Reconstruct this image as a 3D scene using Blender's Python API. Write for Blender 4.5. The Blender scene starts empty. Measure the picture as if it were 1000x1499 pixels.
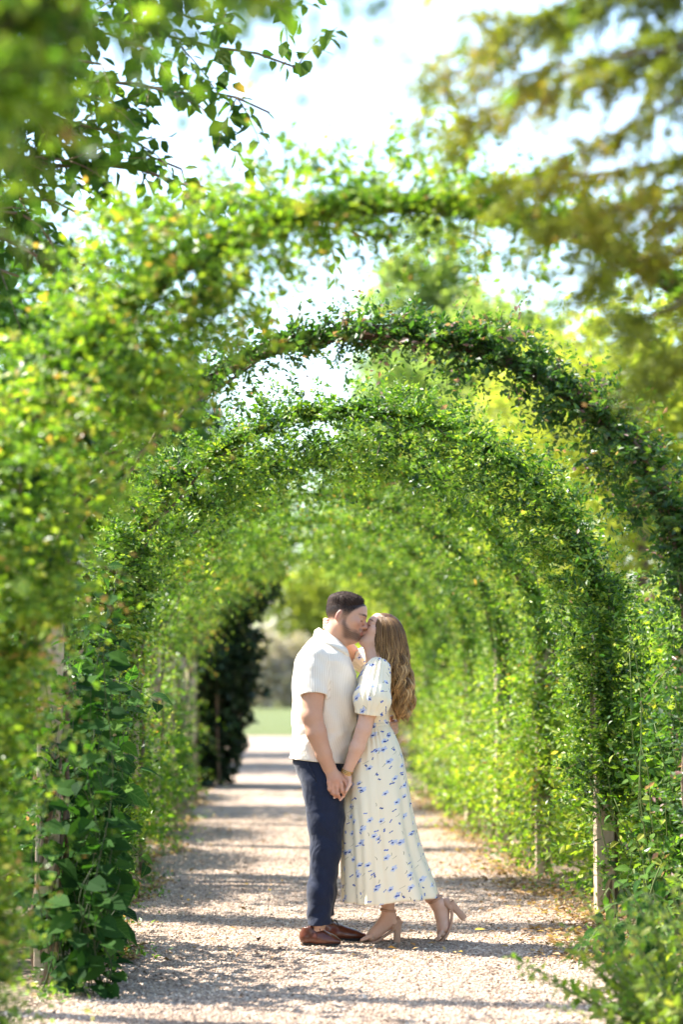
import bpy, math
import numpy as np
from mathutils import Vector, Matrix
rad = math.radians
scene = bpy.context.scene
COL = scene.collection

# ------------------------------------------------------------------ camera
FPX, CX, CY, CAMZ = 3539.0, 400.0, 1000.0, 1.34     # focal length and vanishing point in photo pixels
cam_data = bpy.data.cameras.new("camera")
cam_data.sensor_fit = 'VERTICAL'
cam_data.sensor_height = 36.0
cam_data.sensor_width = 24.0
cam_data.lens = 85.0
cam_data.shift_x = 100.0 / 1499.0
cam_data.shift_y = 250.5 / 1499.0
cam_data.clip_start = 0.1
cam_data.clip_end = 2000.0
cam_data.dof.use_dof = True
cam_data.dof.focus_distance = 12.4
cam_data.dof.aperture_fstop = 1.8
cam = bpy.data.objects.new("camera", cam_data)
cam.location = (0, 0, CAMZ)
cam.rotation_euler = (rad(90), 0, 0)
COL.objects.link(cam)
scene.camera = cam

# ------------------------------------------------------------------ sky, sun, exposure
SUN_DIR = Vector((-0.70, 0.30, 0.98)).normalized()   # towards the sun: left of the path, a little beyond the couple
sun_el = math.asin(SUN_DIR.z)
sun_az = math.atan2(SUN_DIR.x, SUN_DIR.y)
world = bpy.data.worlds.new("World")
scene.world = world
world.use_nodes = True
wn = world.node_tree.nodes
wl = world.node_tree.links
for n in list(wn):
    wn.remove(n)
wout = wn.new('ShaderNodeOutputWorld')
wbg = wn.new('ShaderNodeBackground')
sky = wn.new('ShaderNodeTexSky')
sky.sky_type = 'NISHITA'
sky.sun_disc = False
sky.sun_elevation = sun_el
sky.sun_rotation = sun_az
sky.air_density = 1.0
sky.dust_density = 1.0
sky.ozone_density = 1.0
wbg.inputs['Strength'].default_value = 0.105
wl.new(sky.outputs[0], wbg.inputs['Color'])
wl.new(wbg.outputs[0], wout.inputs['Surface'])
sun_data = bpy.data.lights.new("sun", 'SUN')
sun_data.energy = 3.5
sun_data.angle = rad(0.53)
sun_data.color = (1.0, 0.95, 0.86)
sun = bpy.data.objects.new("sun", sun_data)
sun.rotation_euler = SUN_DIR.to_track_quat('Z', 'Y').to_euler()
sun.location = (-6, 16, 14)
COL.objects.link(sun)
scene.view_settings.view_transform = 'Standard'
scene.view_settings.look = 'None'
scene.view_settings.gamma = 1.0
scene.view_settings.exposure = 2.4
scene.render.engine = 'CYCLES'
scene.cycles.use_denoising = True
scene.cycles.max_bounces = 7
scene.cycles.diffuse_bounces = 4
scene.cycles.transmission_bounces = 5
scene.cycles.transparent_max_bounces = 6
scene.cycles.caustics_reflective = False
scene.cycles.caustics_refractive = False
scene.cycles.sample_clamp_indirect = 6.0

# ------------------------------------------------------------------ helpers
def at(px, py, d):
    """point of the place that stands d metres in front of the lens on a given line of sight"""
    return np.array([(px - CX) * d / FPX, d, CAMZ - (py - CY) * d / FPX])

def link(o, parent=None):
    COL.objects.link(o)
    if parent is not None:
        o.parent = parent
    return o

def thing(name, label, cat, loc=(0, 0, 0), group=None):
    o = bpy.data.objects.new(name, None)
    o.empty_display_size = 0.1
    o.location = loc
    link(o)
    tag(o, label, cat, group)
    return o

def tag(o, label=None, cat=None, group=None, kind=None):
    if label: o['label'] = label
    if cat: o['category'] = cat
    if group: o['group'] = group
    if kind: o['kind'] = kind
    return o

def mesh_np(name, V, faces, mat=None, parent=None, smooth=True, col=None, uv=None, attrs=None):
    """faces: (M,k) int array or list of such arrays; V world coordinates (parent offset removed)"""
    V = np.asarray(V, dtype=np.float32)
    if parent is not None:
        off = np.array(parent.location, dtype=np.float32)
        if parent.parent is not None:
            off = off + np.array(parent.parent.location, dtype=np.float32)
        V = V - off
    me = bpy.data.meshes.new(name)
    if not isinstance(faces, list): faces = [faces]
    faces = [np.asarray(f, dtype=np.int32) for f in faces if len(f)]
    nl = sum(f.size for f in faces)
    nf = sum(len(f) for f in faces)
    me.vertices.add(len(V)); me.vertices.foreach_set('co', V.ravel())
    me.loops.add(nl); me.loops.foreach_set('vertex_index', np.concatenate([f.ravel() for f in faces]))
    me.polygons.add(nf)
    tot = np.concatenate([np.full(len(f), f.shape[1], np.int32) for f in faces])
    start = np.concatenate([[0], np.cumsum(tot)[:-1]]).astype(np.int32)
    me.polygons.foreach_set('loop_start', start)
    me.polygons.foreach_set('loop_total', tot)
    me.polygons.foreach_set('use_smooth', np.full(nf, bool(smooth)))
    if col is not None:
        a = me.attributes.new('Col', 'FLOAT_COLOR', 'POINT')
        c = np.ones((len(V), 4), np.float32); c[:, :3] = col
        a.data.foreach_set('color', c.ravel())
    if attrs:
        for k, v in attrs.items():
            v = np.asarray(v, np.float32)
            if v.ndim == 1:
                a = me.attributes.new(k, 'FLOAT', 'POINT'); a.data.foreach_set('value', v)
            else:
                a = me.attributes.new(k, 'FLOAT_VECTOR', 'POINT'); a.data.foreach_set('vector', v.ravel())
    me.update(calc_edges=True)
    me.validate()
    if mat is not None: me.materials.append(mat)
    o = bpy.data.objects.new(name, me)
    link(o, parent)
    return o

class MB:
    """collects simple shapes into one mesh"""
    def __init__(s): s.v = []; s.q = []; s.t = []; s.n = 0
    def add(s, V, quads=None, tris=None):
        V = np.asarray(V, float)
        s.v.append(V)
        if quads is not None and len(quads): s.q.append(np.asarray(quads, int) + s.n)
        if tris is not None and len(tris): s.t.append(np.asarray(tris, int) + s.n)
        s.n += len(V)
    def tube(s, pts, radii, seg=8, cap=True, squash=None):
        pts = np.asarray(pts, float); n = len(pts)
        radii = np.broadcast_to(np.asarray(radii, float), (n,))
        T = np.gradient(pts, axis=0); T /= np.linalg.norm(T, axis=1)[:, None] + 1e-9
        up = np.array([0, 0, 1.0]) if abs(T[0, 2]) < .9 else np.array([1.0, 0, 0])
        A = np.cross(T[0], up); A /= np.linalg.norm(A)
        V = []
        for i in range(n):
            A = A - T[i] * np.dot(A, T[i]); A /= np.linalg.norm(A) + 1e-9
            B = np.cross(T[i], A)
            th = np.arange(seg) / seg * 2 * np.pi
            V.append(pts[i] + radii[i] * (np.cos(th)[:, None] * A + np.sin(th)[:, None] * B))
        V = np.concatenate(V)
        q = []
        for i in range(n - 1):
            for j in range(seg):
                a = i * seg + j; b = i * seg + (j + 1) % seg
                q.append((a, b, b + seg, a + seg))
        t = []
        if cap:
            V = np.concatenate([V, pts[:1], pts[-1:]])
            c0 = n * seg; c1 = c0 + 1
            for j in range(seg):
                t.append((c0, (j + 1) % seg, j))
                t.append((c1, (n - 1) * seg + j, (n - 1) * seg + (j + 1) % seg))
        s.add(V, q, t)
    def grid(s, G, closed=False):
        """G: (n,m,3) grid of points"""
        n, m, _ = G.shape
        q = []
        for i in range(n - 1):
            for j in range(m if closed else m - 1):
                a = i * m + j; b = i * m + (j + 1) % m
                q.append((a, b, b + m, a + m))
        s.add(G.reshape(-1, 3), q)
    def build(s, name, mat, parent=None, smooth=True, **k):
        f = []
        if s.q: f.append(np.concatenate(s.q))
        if s.t: f.append(np.concatenate(s.t))
        return mesh_np(name, np.concatenate(s.v), f, mat, parent, smooth, **k)

def bevel_box(name, c, size, mat, parent=None, bev=0.006, rot=0.0):
    """box with chamfered edges, centred at c"""
    import bmesh
    bm = bmesh.new()
    bmesh.ops.create_cube(bm, size=1.0)
    for v in bm.verts:
        v.co = Vector((v.co.x * size[0], v.co.y * size[1], v.co.z * size[2]))
    bmesh.ops.bevel(bm, geom=list(bm.edges), offset=bev, segments=2, affect='EDGES', profile=0.6)
    me = bpy.data.meshes.new(name); bm.to_mesh(me); bm.free()
    me.materials.append(mat)
    o = bpy.data.objects.new(name, me)
    off = Vector((0, 0, 0)) if parent is None else Vector(parent.location)
    o.location = Vector(c) - off
    o.rotation_euler = (0, 0, rot)
    link(o, parent)
    return o

# ------------------------------------------------------------------ materials
def new_mat(name):
    m = bpy.data.materials.new(name); m.use_nodes = True
    nt = m.node_tree
    b = nt.nodes['Principled BSDF']
    return m, nt, b

def nd(nt, t, **k):
    n = nt.nodes.new(t)
    for a, v in k.items(): setattr(n, a, v)
    return n

def math_n(nt, op, a, b=None, c=None, clamp=False):
    n = nd(nt, 'ShaderNodeMath', operation=op); n.use_clamp = clamp
    for i, v in enumerate((a, b, c)):
        if v is None: continue
        if isinstance(v, (int, float)): n.inputs[i].default_value = v
        else: nt.links.new(v, n.inputs[i])
    return n.outputs[0]

def mix_c(nt, f, a, b, mode='MIX'):
    n = nd(nt, 'ShaderNodeMix', data_type='RGBA', blend_type=mode)
    if isinstance(f, (int, float)): n.inputs[0].default_value = f
    else: nt.links.new(f, n.inputs[0])
    for i, v in ((6, a), (7, b)):
        if isinstance(v, tuple): n.inputs[i].default_value = (*v[:3], 1)
        else: nt.links.new(v, n.inputs[i])
    return n.outputs[2]

def noise_n(nt, scale, detail=3, rough=.55, vec=None, dist=0.0):
    n = nd(nt, 'ShaderNodeTexNoise'); n.inputs['Scale'].default_value = scale
    n.inputs['Detail'].default_value = detail; n.inputs['Roughness'].default_value = rough
    n.inputs['Distortion'].default_value = dist
    if vec is not None: nt.links.new(vec, n.inputs['Vector'])
    return n

def ramp_n(nt, fac, stops):
    r = nd(nt, 'ShaderNodeValToRGB')
    e = r.color_ramp.elements
    while len(e) < len(stops): e.new(0.5)
    for el, (p, c) in zip(e, stops):
        el.position = p; el.color = (*c[:3], 1)
    nt.links.new(fac, r.inputs[0])
    return r.outputs[0]

def bump_n(nt, b, h, strength=.3, dist=.01):
    n = nd(nt, 'ShaderNodeBump'); n.inputs['Strength'].default_value = strength
    n.inputs['Distance'].default_value = dist
    nt.links.new(h, n.inputs['Height']); nt.links.new(n.outputs[0], b.inputs['Normal'])
    return n

def leaf_mat(name, stops, trans=.45, gloss=.5, spec=.35):
    """leaf: tint attribute (0..1, one value per leaf) picks the colour; light passes through the blade"""
    m, nt, b = new_mat(name)
    at_ = nd(nt, 'ShaderNodeAttribute', attribute_name='tint')
    stops = [(p, (c[0] * 1.12, c[1], c[2] * .9)) for p, c in stops]
    col = ramp_n(nt, at_.outputs['Fac'], stops)
    nt.links.new(col, b.inputs['Base Color'])
    b.inputs['Roughness'].default_value = gloss
    b.inputs['Specular IOR Level'].default_value = spec
    tr = nd(nt, 'ShaderNodeBsdfTranslucent')
    tcol = mix_c(nt, 1.0, col, (1.75, 2.0, 0.6), 'MULTIPLY')
    nt.links.new(tcol, tr.inputs['Color'])
    mx = nd(nt, 'ShaderNodeMixShader'); mx.inputs[0].default_value = trans
    nt.links.new(b.outputs[0], mx.inputs[1]); nt.links.new(tr.outputs[0], mx.inputs[2])
    nt.links.new(mx.outputs[0], nt.nodes['Material Output'].inputs['Surface'])
    return m

def leaf_obj_mat(name, stops, trans=.4, gloss=.42, spec=.4):
    """the same for leaves that are objects of their own: the object's random value picks the tint, veins in the UV-less local frame"""
    m, nt, b = new_mat(name)
    oi = nd(nt, 'ShaderNodeObjectInfo')
    col = ramp_n(nt, oi.outputs['Random'], stops)
    tc = nd(nt, 'ShaderNodeTexCoord')
    sp = nd(nt, 'ShaderNodeSeparateXYZ'); nt.links.new(tc.outputs['Object'], sp.inputs[0])
    ay = math_n(nt, 'ABSOLUTE', sp.outputs[1])
    vein = math_n(nt, 'SUBTRACT', math_n(nt, 'MULTIPLY', sp.outputs[0], 6.0), math_n(nt, 'MULTIPLY', ay, 5.0))
    vein = math_n(nt, 'ABSOLUTE', math_n(nt, 'SUBTRACT', math_n(nt, 'FRACT', vein), .5))
    vm = math_n(nt, 'SUBTRACT', 1.0, math_n(nt, 'MULTIPLY', vein, 9.0), clamp=True)
    rib = math_n(nt, 'SUBTRACT', 1.0, math_n(nt, 'MULTIPLY', ay, 45.0), clamp=True)
    vv = math_n(nt, 'MAXIMUM', math_n(nt, 'MULTIPLY', vm, .35), math_n(nt, 'MULTIPLY', rib, .6))
    col2 = mix_c(nt, vv, col, (.20, .30, .08))
    nt.links.new(col2, b.inputs['Base Color'])
    b.inputs['Roughness'].default_value = gloss
    b.inputs['Specular IOR Level'].default_value = spec
    bump_n(nt, b, vv, .25, .02)
    tr = nd(nt, 'ShaderNodeBsdfTranslucent')
    tcol = mix_c(nt, 1.0, col2, (1.75, 2.0, 0.6), 'MULTIPLY')
    nt.links.new(tcol, tr.inputs['Color'])
    mx = nd(nt, 'ShaderNodeMixShader'); mx.inputs[0].default_value = trans
    nt.links.new(b.outputs[0], mx.inputs[1]); nt.links.new(tr.outputs[0], mx.inputs[2])
    nt.links.new(mx.outputs[0], nt.nodes['Material Output'].inputs['Surface'])
    return m
# =================================================================== ground, path, gravel
def soil_mat():
    m, nt, b = new_mat('soil_and_mulch')
    tc = nd(nt, 'ShaderNodeTexCoord')
    n1 = noise_n(nt, 1.3, 4, .6, tc.outputs['Object']); n2 = noise_n(nt, 28, 5, .65, tc.outputs['Object'])
    v = nd(nt, 'ShaderNodeTexVoronoi'); v.inputs['Scale'].default_value = 34; nt.links.new(tc.outputs['Object'], v.inputs['Vector'])
    c = ramp_n(nt, n2.outputs[0], [(.25, (.050, .034, .024)), (.5, (.13, .088, .058)), (.75, (.25, .175, .115))])
    c = mix_c(nt, .45, c, mix_c(nt, v.outputs['Color'], (.10, .07, .045), (.34, .24, .15)))
    g = math_n(nt, 'MULTIPLY', math_n(nt, 'SUBTRACT', n1.outputs[0], .5), 5.0, clamp=True)
    c = mix_c(nt, math_n(nt, 'MULTIPLY', g, .35), c, (.045, .085, .02))
    nt.links.new(c, b.inputs['Base Color']); b.inputs['Roughness'].default_value = .95
    bump_n(nt, b, math_n(nt, 'ADD', n2.outputs[0], v.outputs['Distance']), .8, .03)
    return m
def gravel_mat(name, pebble=False):
    m, nt, b = new_mat(name)
    tc = nd(nt, 'ShaderNodeTexCoord')
    n1 = noise_n(nt, .9, 4, .6, tc.outputs['Object'])
    mp = nd(nt, 'ShaderNodeMapping'); mp.inputs['Scale'].default_value = (2.2, .35, 1); nt.links.new(tc.outputs['Object'], mp.inputs['Vector'])
    n3 = noise_n(nt, 1.4, 5, .65, mp.outputs[0], .8)                 # worn tracks along the path
    mixn = math_n(nt, 'ADD', math_n(nt, 'MULTIPLY', n1.outputs[0], .5), math_n(nt, 'MULTIPLY', n3.outputs[0], .5))
    big = ramp_n(nt, mixn, [(.36, (.70, .67, .65)), (.50, (.96, .94, .92)), (.64, (1.12, 1.09, 1.05))])
    if pebble:
        a = nd(nt, 'ShaderNodeAttribute', attribute_name='tint')
        c = ramp_n(nt, a.outputs['Fac'], [(.0, (.15, .105, .075)), (.22, (.31, .225, .165)), (.55, (.47, .36, .275)), (.85, (.60, .48, .38)), (1.0, (.72, .62, .51))])
    else:
        v = nd(nt, 'ShaderNodeTexVoronoi'); v.inputs['Scale'].default_value = 62; nt.links.new(tc.outputs['Object'], v.inputs['Vector'])
        sc = nd(nt, 'ShaderNodeSeparateColor'); nt.links.new(v.outputs['Color'], sc.inputs[0])
        c = ramp_n(nt, sc.outputs[0], [(.0, (.20, .145, .11)), (.3, (.39, .295, .225)), (.7, (.51, .395, .305)), (1.0, (.65, .54, .44))])
        d = math_n(nt, 'MULTIPLY', v.outputs['Distance'], 1.0)
        c = mix_c(nt, math_n(nt, 'MULTIPLY', math_n(nt, 'SUBTRACT', d, .45), 2.2, clamp=True), c, (.12, .09, .075))
        bump_n(nt, b, math_n(nt, 'SUBTRACT', 1.0, d), 1.0, .012)
    c = mix_c(nt, 1.0, c, big, 'MULTIPLY')
    nt.links.new(c, b.inputs['Base Color']); b.inputs['Roughness'].default_value = .9
    b.inputs['Specular IOR Level'].default_value = .2
    return m
def grass_mat():
    m, nt, b = new_mat('lawn_grass')
    tc = nd(nt, 'ShaderNodeTexCoord')
    n1 = noise_n(nt, .35, 4, .6, tc.outputs['Object']); n2 = noise_n(nt, 40, 3, .7, tc.outputs['Object'])
    c = mix_c(nt, n1.outputs[0], (.065, .095, .014), (.11, .125, .024)); c = mix_c(nt, .4, c, mix_c(nt, n2.outputs[0], (.03, .055, .008), (.16, .19, .04)))
    nt.links.new(c, b.inputs['Base Color']); b.inputs['Roughness'].default_value = .9
    bump_n(nt, b, n2.outputs[0], .8, .05)
    return m
M_soil, M_gravel, M_pebble, M_grass = soil_mat(), gravel_mat('gravel_bed'), gravel_mat('gravel_stone', True), grass_mat()
o = mesh_np('ground', [(-400, -60, 0), (400, -60, 0), (400, 900, 0), (-400, 900, 0)], np.array([(0, 1, 2, 3)]), M_soil, smooth=False)
tag(o, kind='structure')
rng = np.random.default_rng(1)
YS = np.concatenate([np.linspace(-4, 30, 120), np.linspace(31, 61, 30)])
def edge_l(y): return -.86 + .10 * np.sin(y * 1.7) + .06 * np.sin(y * 4.3 + 1) + .03 * np.sin(y * 11)
def edge_r(y): return 1.66 + .09 * np.sin(y * 1.3 + 2) + .06 * np.sin(y * 3.9) + .03 * np.sin(y * 9.5)
Gp = np.array([[(edge_l(y) + (edge_r(y) - edge_l(y)) * t, y, .006) for t in np.linspace(0, 1, 9)] for y in YS])
mb = MB(); mb.grid(Gp[:, ::-1]); o = mb.build('gravel_path', M_gravel, smooth=False); tag(o, kind='structure')
o = mesh_np('lawn', [(-60, 61.2, .010), (70, 61.2, .010), (70, 190, .010), (-60, 190, .010)], np.array([(0, 1, 2, 3)]), M_grass, smooth=False)
tag(o, kind='structure')

def pebbles(n, x, y, size, rng):
    oct_ = np.array([(1, 0, 0), (0, 1, 0), (-1, 0, 0), (0, -1, 0), (0, 0, 1), (0, 0, -1)], float)
    F = np.array([(0, 1, 4), (1, 2, 4), (2, 3, 4), (3, 0, 4), (1, 0, 5), (2, 1, 5), (3, 2, 5), (0, 3, 5)])
    V = oct_[None] * (1 + rng.normal(0, .22, (n, 6, 1)))
    V = V + rng.normal(0, .12, (n, 6, 3))
    V *= (size[:, None] * np.stack([np.ones(n), rng.uniform(.6, .95, n), rng.uniform(.45, .75, n)], 1))[:, None, :]
    a = rng.uniform(0, 6.28, n); ca, sa_ = np.cos(a)[:, None], np.sin(a)[:, None]
    X = V[..., 0] * ca - V[..., 1] * sa_; Y = V[..., 0] * sa_ + V[..., 1] * ca
    tl = rng.normal(0, .35, n)[:, None]
    Z = V[..., 2] + X * tl
    V = np.stack([X + x[:, None], Y + y[:, None], Z + .006 + size[:, None] * .22], -1)
    Fc = (F[None] + (np.arange(n) * 6)[:, None, None]).reshape(-1, 3)
    t = np.clip(rng.normal(.5, .24, n), 0, 1)
    return V.reshape(-1, 3), Fc, np.repeat(t, 6)
n = 78000
y = 8.4 + (24.0 - 8.4) * rng.random(n) ** 1.9
x = edge_l(y) - .12 + (edge_r(y) - edge_l(y) + .24) * rng.random(n)
sz = np.clip(rng.lognormal(math.log(.0072), .28, n), .004, .016)
V, F, t = pebbles(n, x, y, sz, rng)
o = mesh_np('gravel', V, F, M_pebble, smooth=False, attrs={'tint': t}); tag(o, 'loose pinkish gravel stones covering the garden path', 'gravel', kind='stuff')
# =================================================================== people
class SDF:
    def __init__(s, lo, hi, h):
        s.lo = np.array(lo, float); s.h = h
        n = np.ceil((np.array(hi) - s.lo) / h).astype(int) + 1
        s.F = np.full(n, 0.5, np.float32); s.n = n
        s.ax = [(s.lo[i] + np.arange(n[i]) * h).astype(np.float32) for i in range(3)]
    def box(s, lo, hi):
        a = np.clip(np.floor((np.array(lo) - s.lo) / s.h).astype(int), 0, s.n)
        b = np.clip(np.ceil((np.array(hi) - s.lo) / s.h).astype(int) + 1, 0, s.n)
        sl = tuple(slice(a[i], b[i]) for i in range(3))
        X = s.ax[0][sl[0]][:, None, None]; Y = s.ax[1][sl[1]][None, :, None]; Z = s.ax[2][sl[2]][None, None, :]
        return sl, X, Y, Z
    def comb(s, sl, d, k, op):
        F = s.F[sl]
        if F.size == 0: return
        if op == 'u':
            hh = np.clip(.5 + .5 * (F - d) / k, 0, 1)
            s.F[sl] = F * (1 - hh) + d * hh - k * hh * (1 - hh)
        else:
            d = -d
            hh = np.clip(.5 - .5 * (F - d) / k, 0, 1)
            s.F[sl] = F * (1 - hh) + d * hh + k * hh * (1 - hh)
    def cone(s, a, b, ra, rb, k=.012, op='u', flat=None, cut=False, disp=None):
        a = np.array(a, float); b = np.array(b, float)
        m = max(ra, rb) * (1 if flat is None else max(1, flat[1])) + k + 3 * s.h + .012
        sl, X, Y, Z = s.box(np.minimum(a, b) - m, np.maximum(a, b) + m)
        ba = b - a; L2 = float(ba @ ba) + 1e-12
        t0 = ((X - a[0]) * ba[0] + (Y - a[1]) * ba[1] + (Z - a[2]) * ba[2]) / L2
        t = np.clip(t0, 0, 1)
        qx = X - a[0] - t * ba[0]; qy = Y - a[1] - t * ba[1]; qz = Z - a[2] - t * ba[2]
        if flat is not None:
            n = np.array(flat[0], float); n /= np.linalg.norm(n)
            c = (qx * n[0] + qy * n[1] + qz * n[2]) * (1 / flat[1] - 1)
            qx = qx + c * n[0]; qy = qy + c * n[1]; qz = qz + c * n[2]
        d = np.sqrt(qx * qx + qy * qy + qz * qz) - (ra + (rb - ra) * t)
        if flat is not None: d = d * min(1.0, flat[1])
        if disp is not None: d = d + disp(X, Y, Z, t)
        if cut: d = np.maximum(d, (t0 - 1) * math.sqrt(L2))
        s.comb(sl, d, k, op)
    def chain(s, pts, radii, k=.012, **kw):
        for i in range(len(pts) - 1):
            s.cone(pts[i], pts[i + 1], radii[i], radii[i + 1], k, **kw)
    def ell(s, c, r, R=None, k=.012, op='u'):
        c = np.array(c, float); r = np.array(r, float)
        m = r.max() + k + 3 * s.h + .012
        sl, X, Y, Z = s.box(c - m, c + m)
        dx, dy, dz = X - c[0], Y - c[1], Z - c[2]
        R = np.eye(3) if R is None else np.array(R)        # columns = axes
        q = [(R[0, i] * dx + R[1, i] * dy + R[2, i] * dz) / r[i] for i in range(3)]
        k0 = np.sqrt(q[0] ** 2 + q[1] ** 2 + q[2] ** 2)
        k1 = np.sqrt((q[0] / r[0]) ** 2 + (q[1] / r[1]) ** 2 + (q[2] / r[2]) ** 2) + 1e-6
        s.comb(sl, k0 * (k0 - 1) / k1, k, op)
    def loft(s, secs, k=.012, p=2.3, op='u', disp=None, shrink=0.0):
        """secs rows: z, cx, cy, ax, ay"""
        S = np.array(sorted(secs, key=lambda r: r[0]), float)
        lo = [S[:, 1].min() - S[:, 3].max() - .04, S[:, 2].min() - S[:, 4].max() - .04, S[0, 0] - .03]
        hi = [S[:, 1].max() + S[:, 3].max() + .04, S[:, 2].max() + S[:, 4].max() + .04, S[-1, 0] + .03]
        sl, X, Y, Z = s.box(lo, hi)
        f = lambda c: np.interp(Z.ravel(), S[:, 0], S[:, c]).astype(np.float32)[None, None, :]
        cx, cy, ax, ay = f(1), f(2), f(3) - shrink, f(4) - shrink
        rr = (np.abs((X - cx) / ax) ** p + np.abs((Y - cy) / ay) ** p) ** (1 / p)
        d = (rr - 1) * np.minimum(ax, ay)
        if disp is not None: d = d + disp(X, Y, Z)
        d = np.maximum(d, np.maximum(S[0, 0] - Z, Z - S[-1, 0]))
        s.comb(sl, d, k, op)
    def plane(s, pt, n):
        """keep the side the normal points away from"""
        n = np.array(n, float); n /= np.linalg.norm(n)
        X, Y, Z = s.ax[0][:, None, None], s.ax[1][None, :, None], s.ax[2][None, None, :]
        s.F = np.maximum(s.F, ((X - pt[0]) * n[0] + (Y - pt[1]) * n[1] + (Z - pt[2]) * n[2]).astype(np.float32))
    def nets(s):
        F = s.F; S = F < 0
        c = np.zeros(np.array(F.shape) - 1, np.int8)
        offs = [(i, j, k) for i in (0, 1) for j in (0, 1) for k in (0, 1)]
        N = F.shape
        for (i, j, k) in offs: c += S[i:N[0] - 1 + i, j:N[1] - 1 + j, k:N[2] - 1 + k]
        act = (c > 0) & (c < 8)
        ii = np.argwhere(act)
        idx = np.full(act.shape, -1, np.int32); idx[act] = np.arange(len(ii))
        vals = [F[ii[:, 0] + o[0], ii[:, 1] + o[1], ii[:, 2] + o[2]] for o in offs]
        acc = np.zeros((len(ii), 3)); cnt = np.zeros(len(ii))
        for a in range(8):
            for b in range(a + 1, 8):
                oa, ob = np.array(offs[a]), np.array(offs[b])
                if np.abs(oa - ob).sum() != 1: continue
                m = (vals[a] < 0) != (vals[b] < 0)
                t = np.where(m, vals[a] / (vals[a] - vals[b] + 1e-20), 0)
                acc += m[:, None] * (oa + (ob - oa) * t[:, None]); cnt += m
        V = (ii + acc / cnt[:, None]) * s.h + s.lo
        Q = []
        for ax in range(3):
            A = [slice(1, -1)] * 3; B = [slice(1, -1)] * 3
            A[ax] = slice(0, -1); B[ax] = slice(1, None)
            s0, s1 = S[tuple(A)], S[tuple(B)]
            e = np.argwhere(s0 != s1)
            fl = s0[e[:, 0], e[:, 1], e[:, 2]]
            b, c_ = (ax + 1) % 3, (ax + 2) % 3
            base = e.copy()                                  # the two cross axes already start one cell lower
            def cell(db, dc):
                q = base.copy(); q[:, b] += db; q[:, c_] += dc
                return idx[q[:, 0], q[:, 1], q[:, 2]]
            q = np.stack([cell(0, 0), cell(1, 0), cell(1, 1), cell(0, 1)], 1)
            q[~fl] = q[~fl][:, ::-1]
            Q.append(q)
        Q = np.concatenate(Q)
        Q = Q[(Q >= 0).all(1)]
        return V, Q
    def build(s, name, mat, parent, colfn=None, attrfn=None, relax=1):
        V, Q = s.nets()
        for _ in range(relax):                                # light Laplacian relaxation of the voxel steps
            acc = np.zeros_like(V); cnt = np.zeros(len(V))
            for i in range(4):
                np.add.at(acc, Q[:, i], V[Q[:, (i + 1) % 4]]); np.add.at(cnt, Q[:, i], 1)
                np.add.at(acc, Q[:, i], V[Q[:, (i - 1) % 4]]); np.add.at(cnt, Q[:, i], 1)
            V = V * .5 + .5 * acc / np.maximum(cnt, 1)[:, None]
        return mesh_np(name, V, Q, mat, parent, True, col=None if colfn is None else colfn(V),
                       attrs=None if attrfn is None else attrfn(V))

DP = 12.4                                            # distance of the couple
def P(px, py, dy=0.0):
    return at(px, py, DP + dy)
def ss(x, a, b):
    t = np.clip((x - a) / (b - a), 0, 1); return t * t * (3 - 2 * t)
def pnoise(V, f, seed=0):
    """cheap smooth pseudo-noise from sines, -1..1"""
    r = np.random.default_rng(seed); o = 0
    for i in range(5):
        w = r.normal(size=3); w /= np.linalg.norm(w)
        o = o + np.sin((V @ w) * f * (1 + .5 * i) + r.uniform(0, 6.28)) / (1 + .4 * i)
    return o / 2.5

# ---- materials
def skin_mat(name):
    m, nt, b = new_mat(name)
    a = nd(nt, 'ShaderNodeAttribute', attribute_name='Col')
    tc = nd(nt, 'ShaderNodeTexCoord')
    n = noise_n(nt, 60, 4, .6, tc.outputs['Object'])
    c = mix_c(nt, .25, a.outputs['Color'], mix_c(nt, n.outputs[0], (.62, .50, .42), (1.0, 1.0, 1.0)), 'MULTIPLY')
    n3 = noise_n(nt, 14, 4, .6, tc.outputs['Object'])
    c = mix_c(nt, .55, c, mix_c(nt, n3.outputs[0], (.86, .70, .64), (1.12, 1.12, 1.12)), 'MULTIPLY')
    nt.links.new(c, b.inputs['Base Color'])
    b.inputs['Roughness'].default_value = .48
    b.inputs['Specular IOR Level'].default_value = .35
    b.inputs['Subsurface Weight'].default_value = .18
    b.inputs['Subsurface Radius'].default_value = (.012, .005, .003)
    b.inputs['Subsurface Scale'].default_value = .6
    n2 = noise_n(nt, 420, 2, .5, tc.outputs['Object'])
    bump_n(nt, b, n2.outputs[0], .12, .002)
    return m
def cloth_mat(name, col, rough=.8, weave=900, strength=.2, fold=0.0, col2=None):
    m, nt, b = new_mat(name)
    tc = nd(nt, 'ShaderNodeTexCoord')
    n = noise_n(nt, weave, 2, .6, tc.outputs['Object'])
    n2 = noise_n(nt, 7, 3, .5, tc.outputs['Object'], .6)
    c = mix_c(nt, n.outputs[0], col, col2 or tuple(x * .8 for x in col))
    nt.links.new(c, b.inputs['Base Color'])
    b.inputs['Roughness'].default_value = rough
    b.inputs['Specular IOR Level'].default_value = .2
    b.inputs['Sheen Weight'].default_value = .15
    h = math_n(nt, 'ADD', math_n(nt, 'MULTIPLY', n.outputs[0], .03), math_n(nt, 'MULTIPLY', n2.outputs[0], fold))
    bump_n(nt, b, h, strength, .03)
    return m
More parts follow.
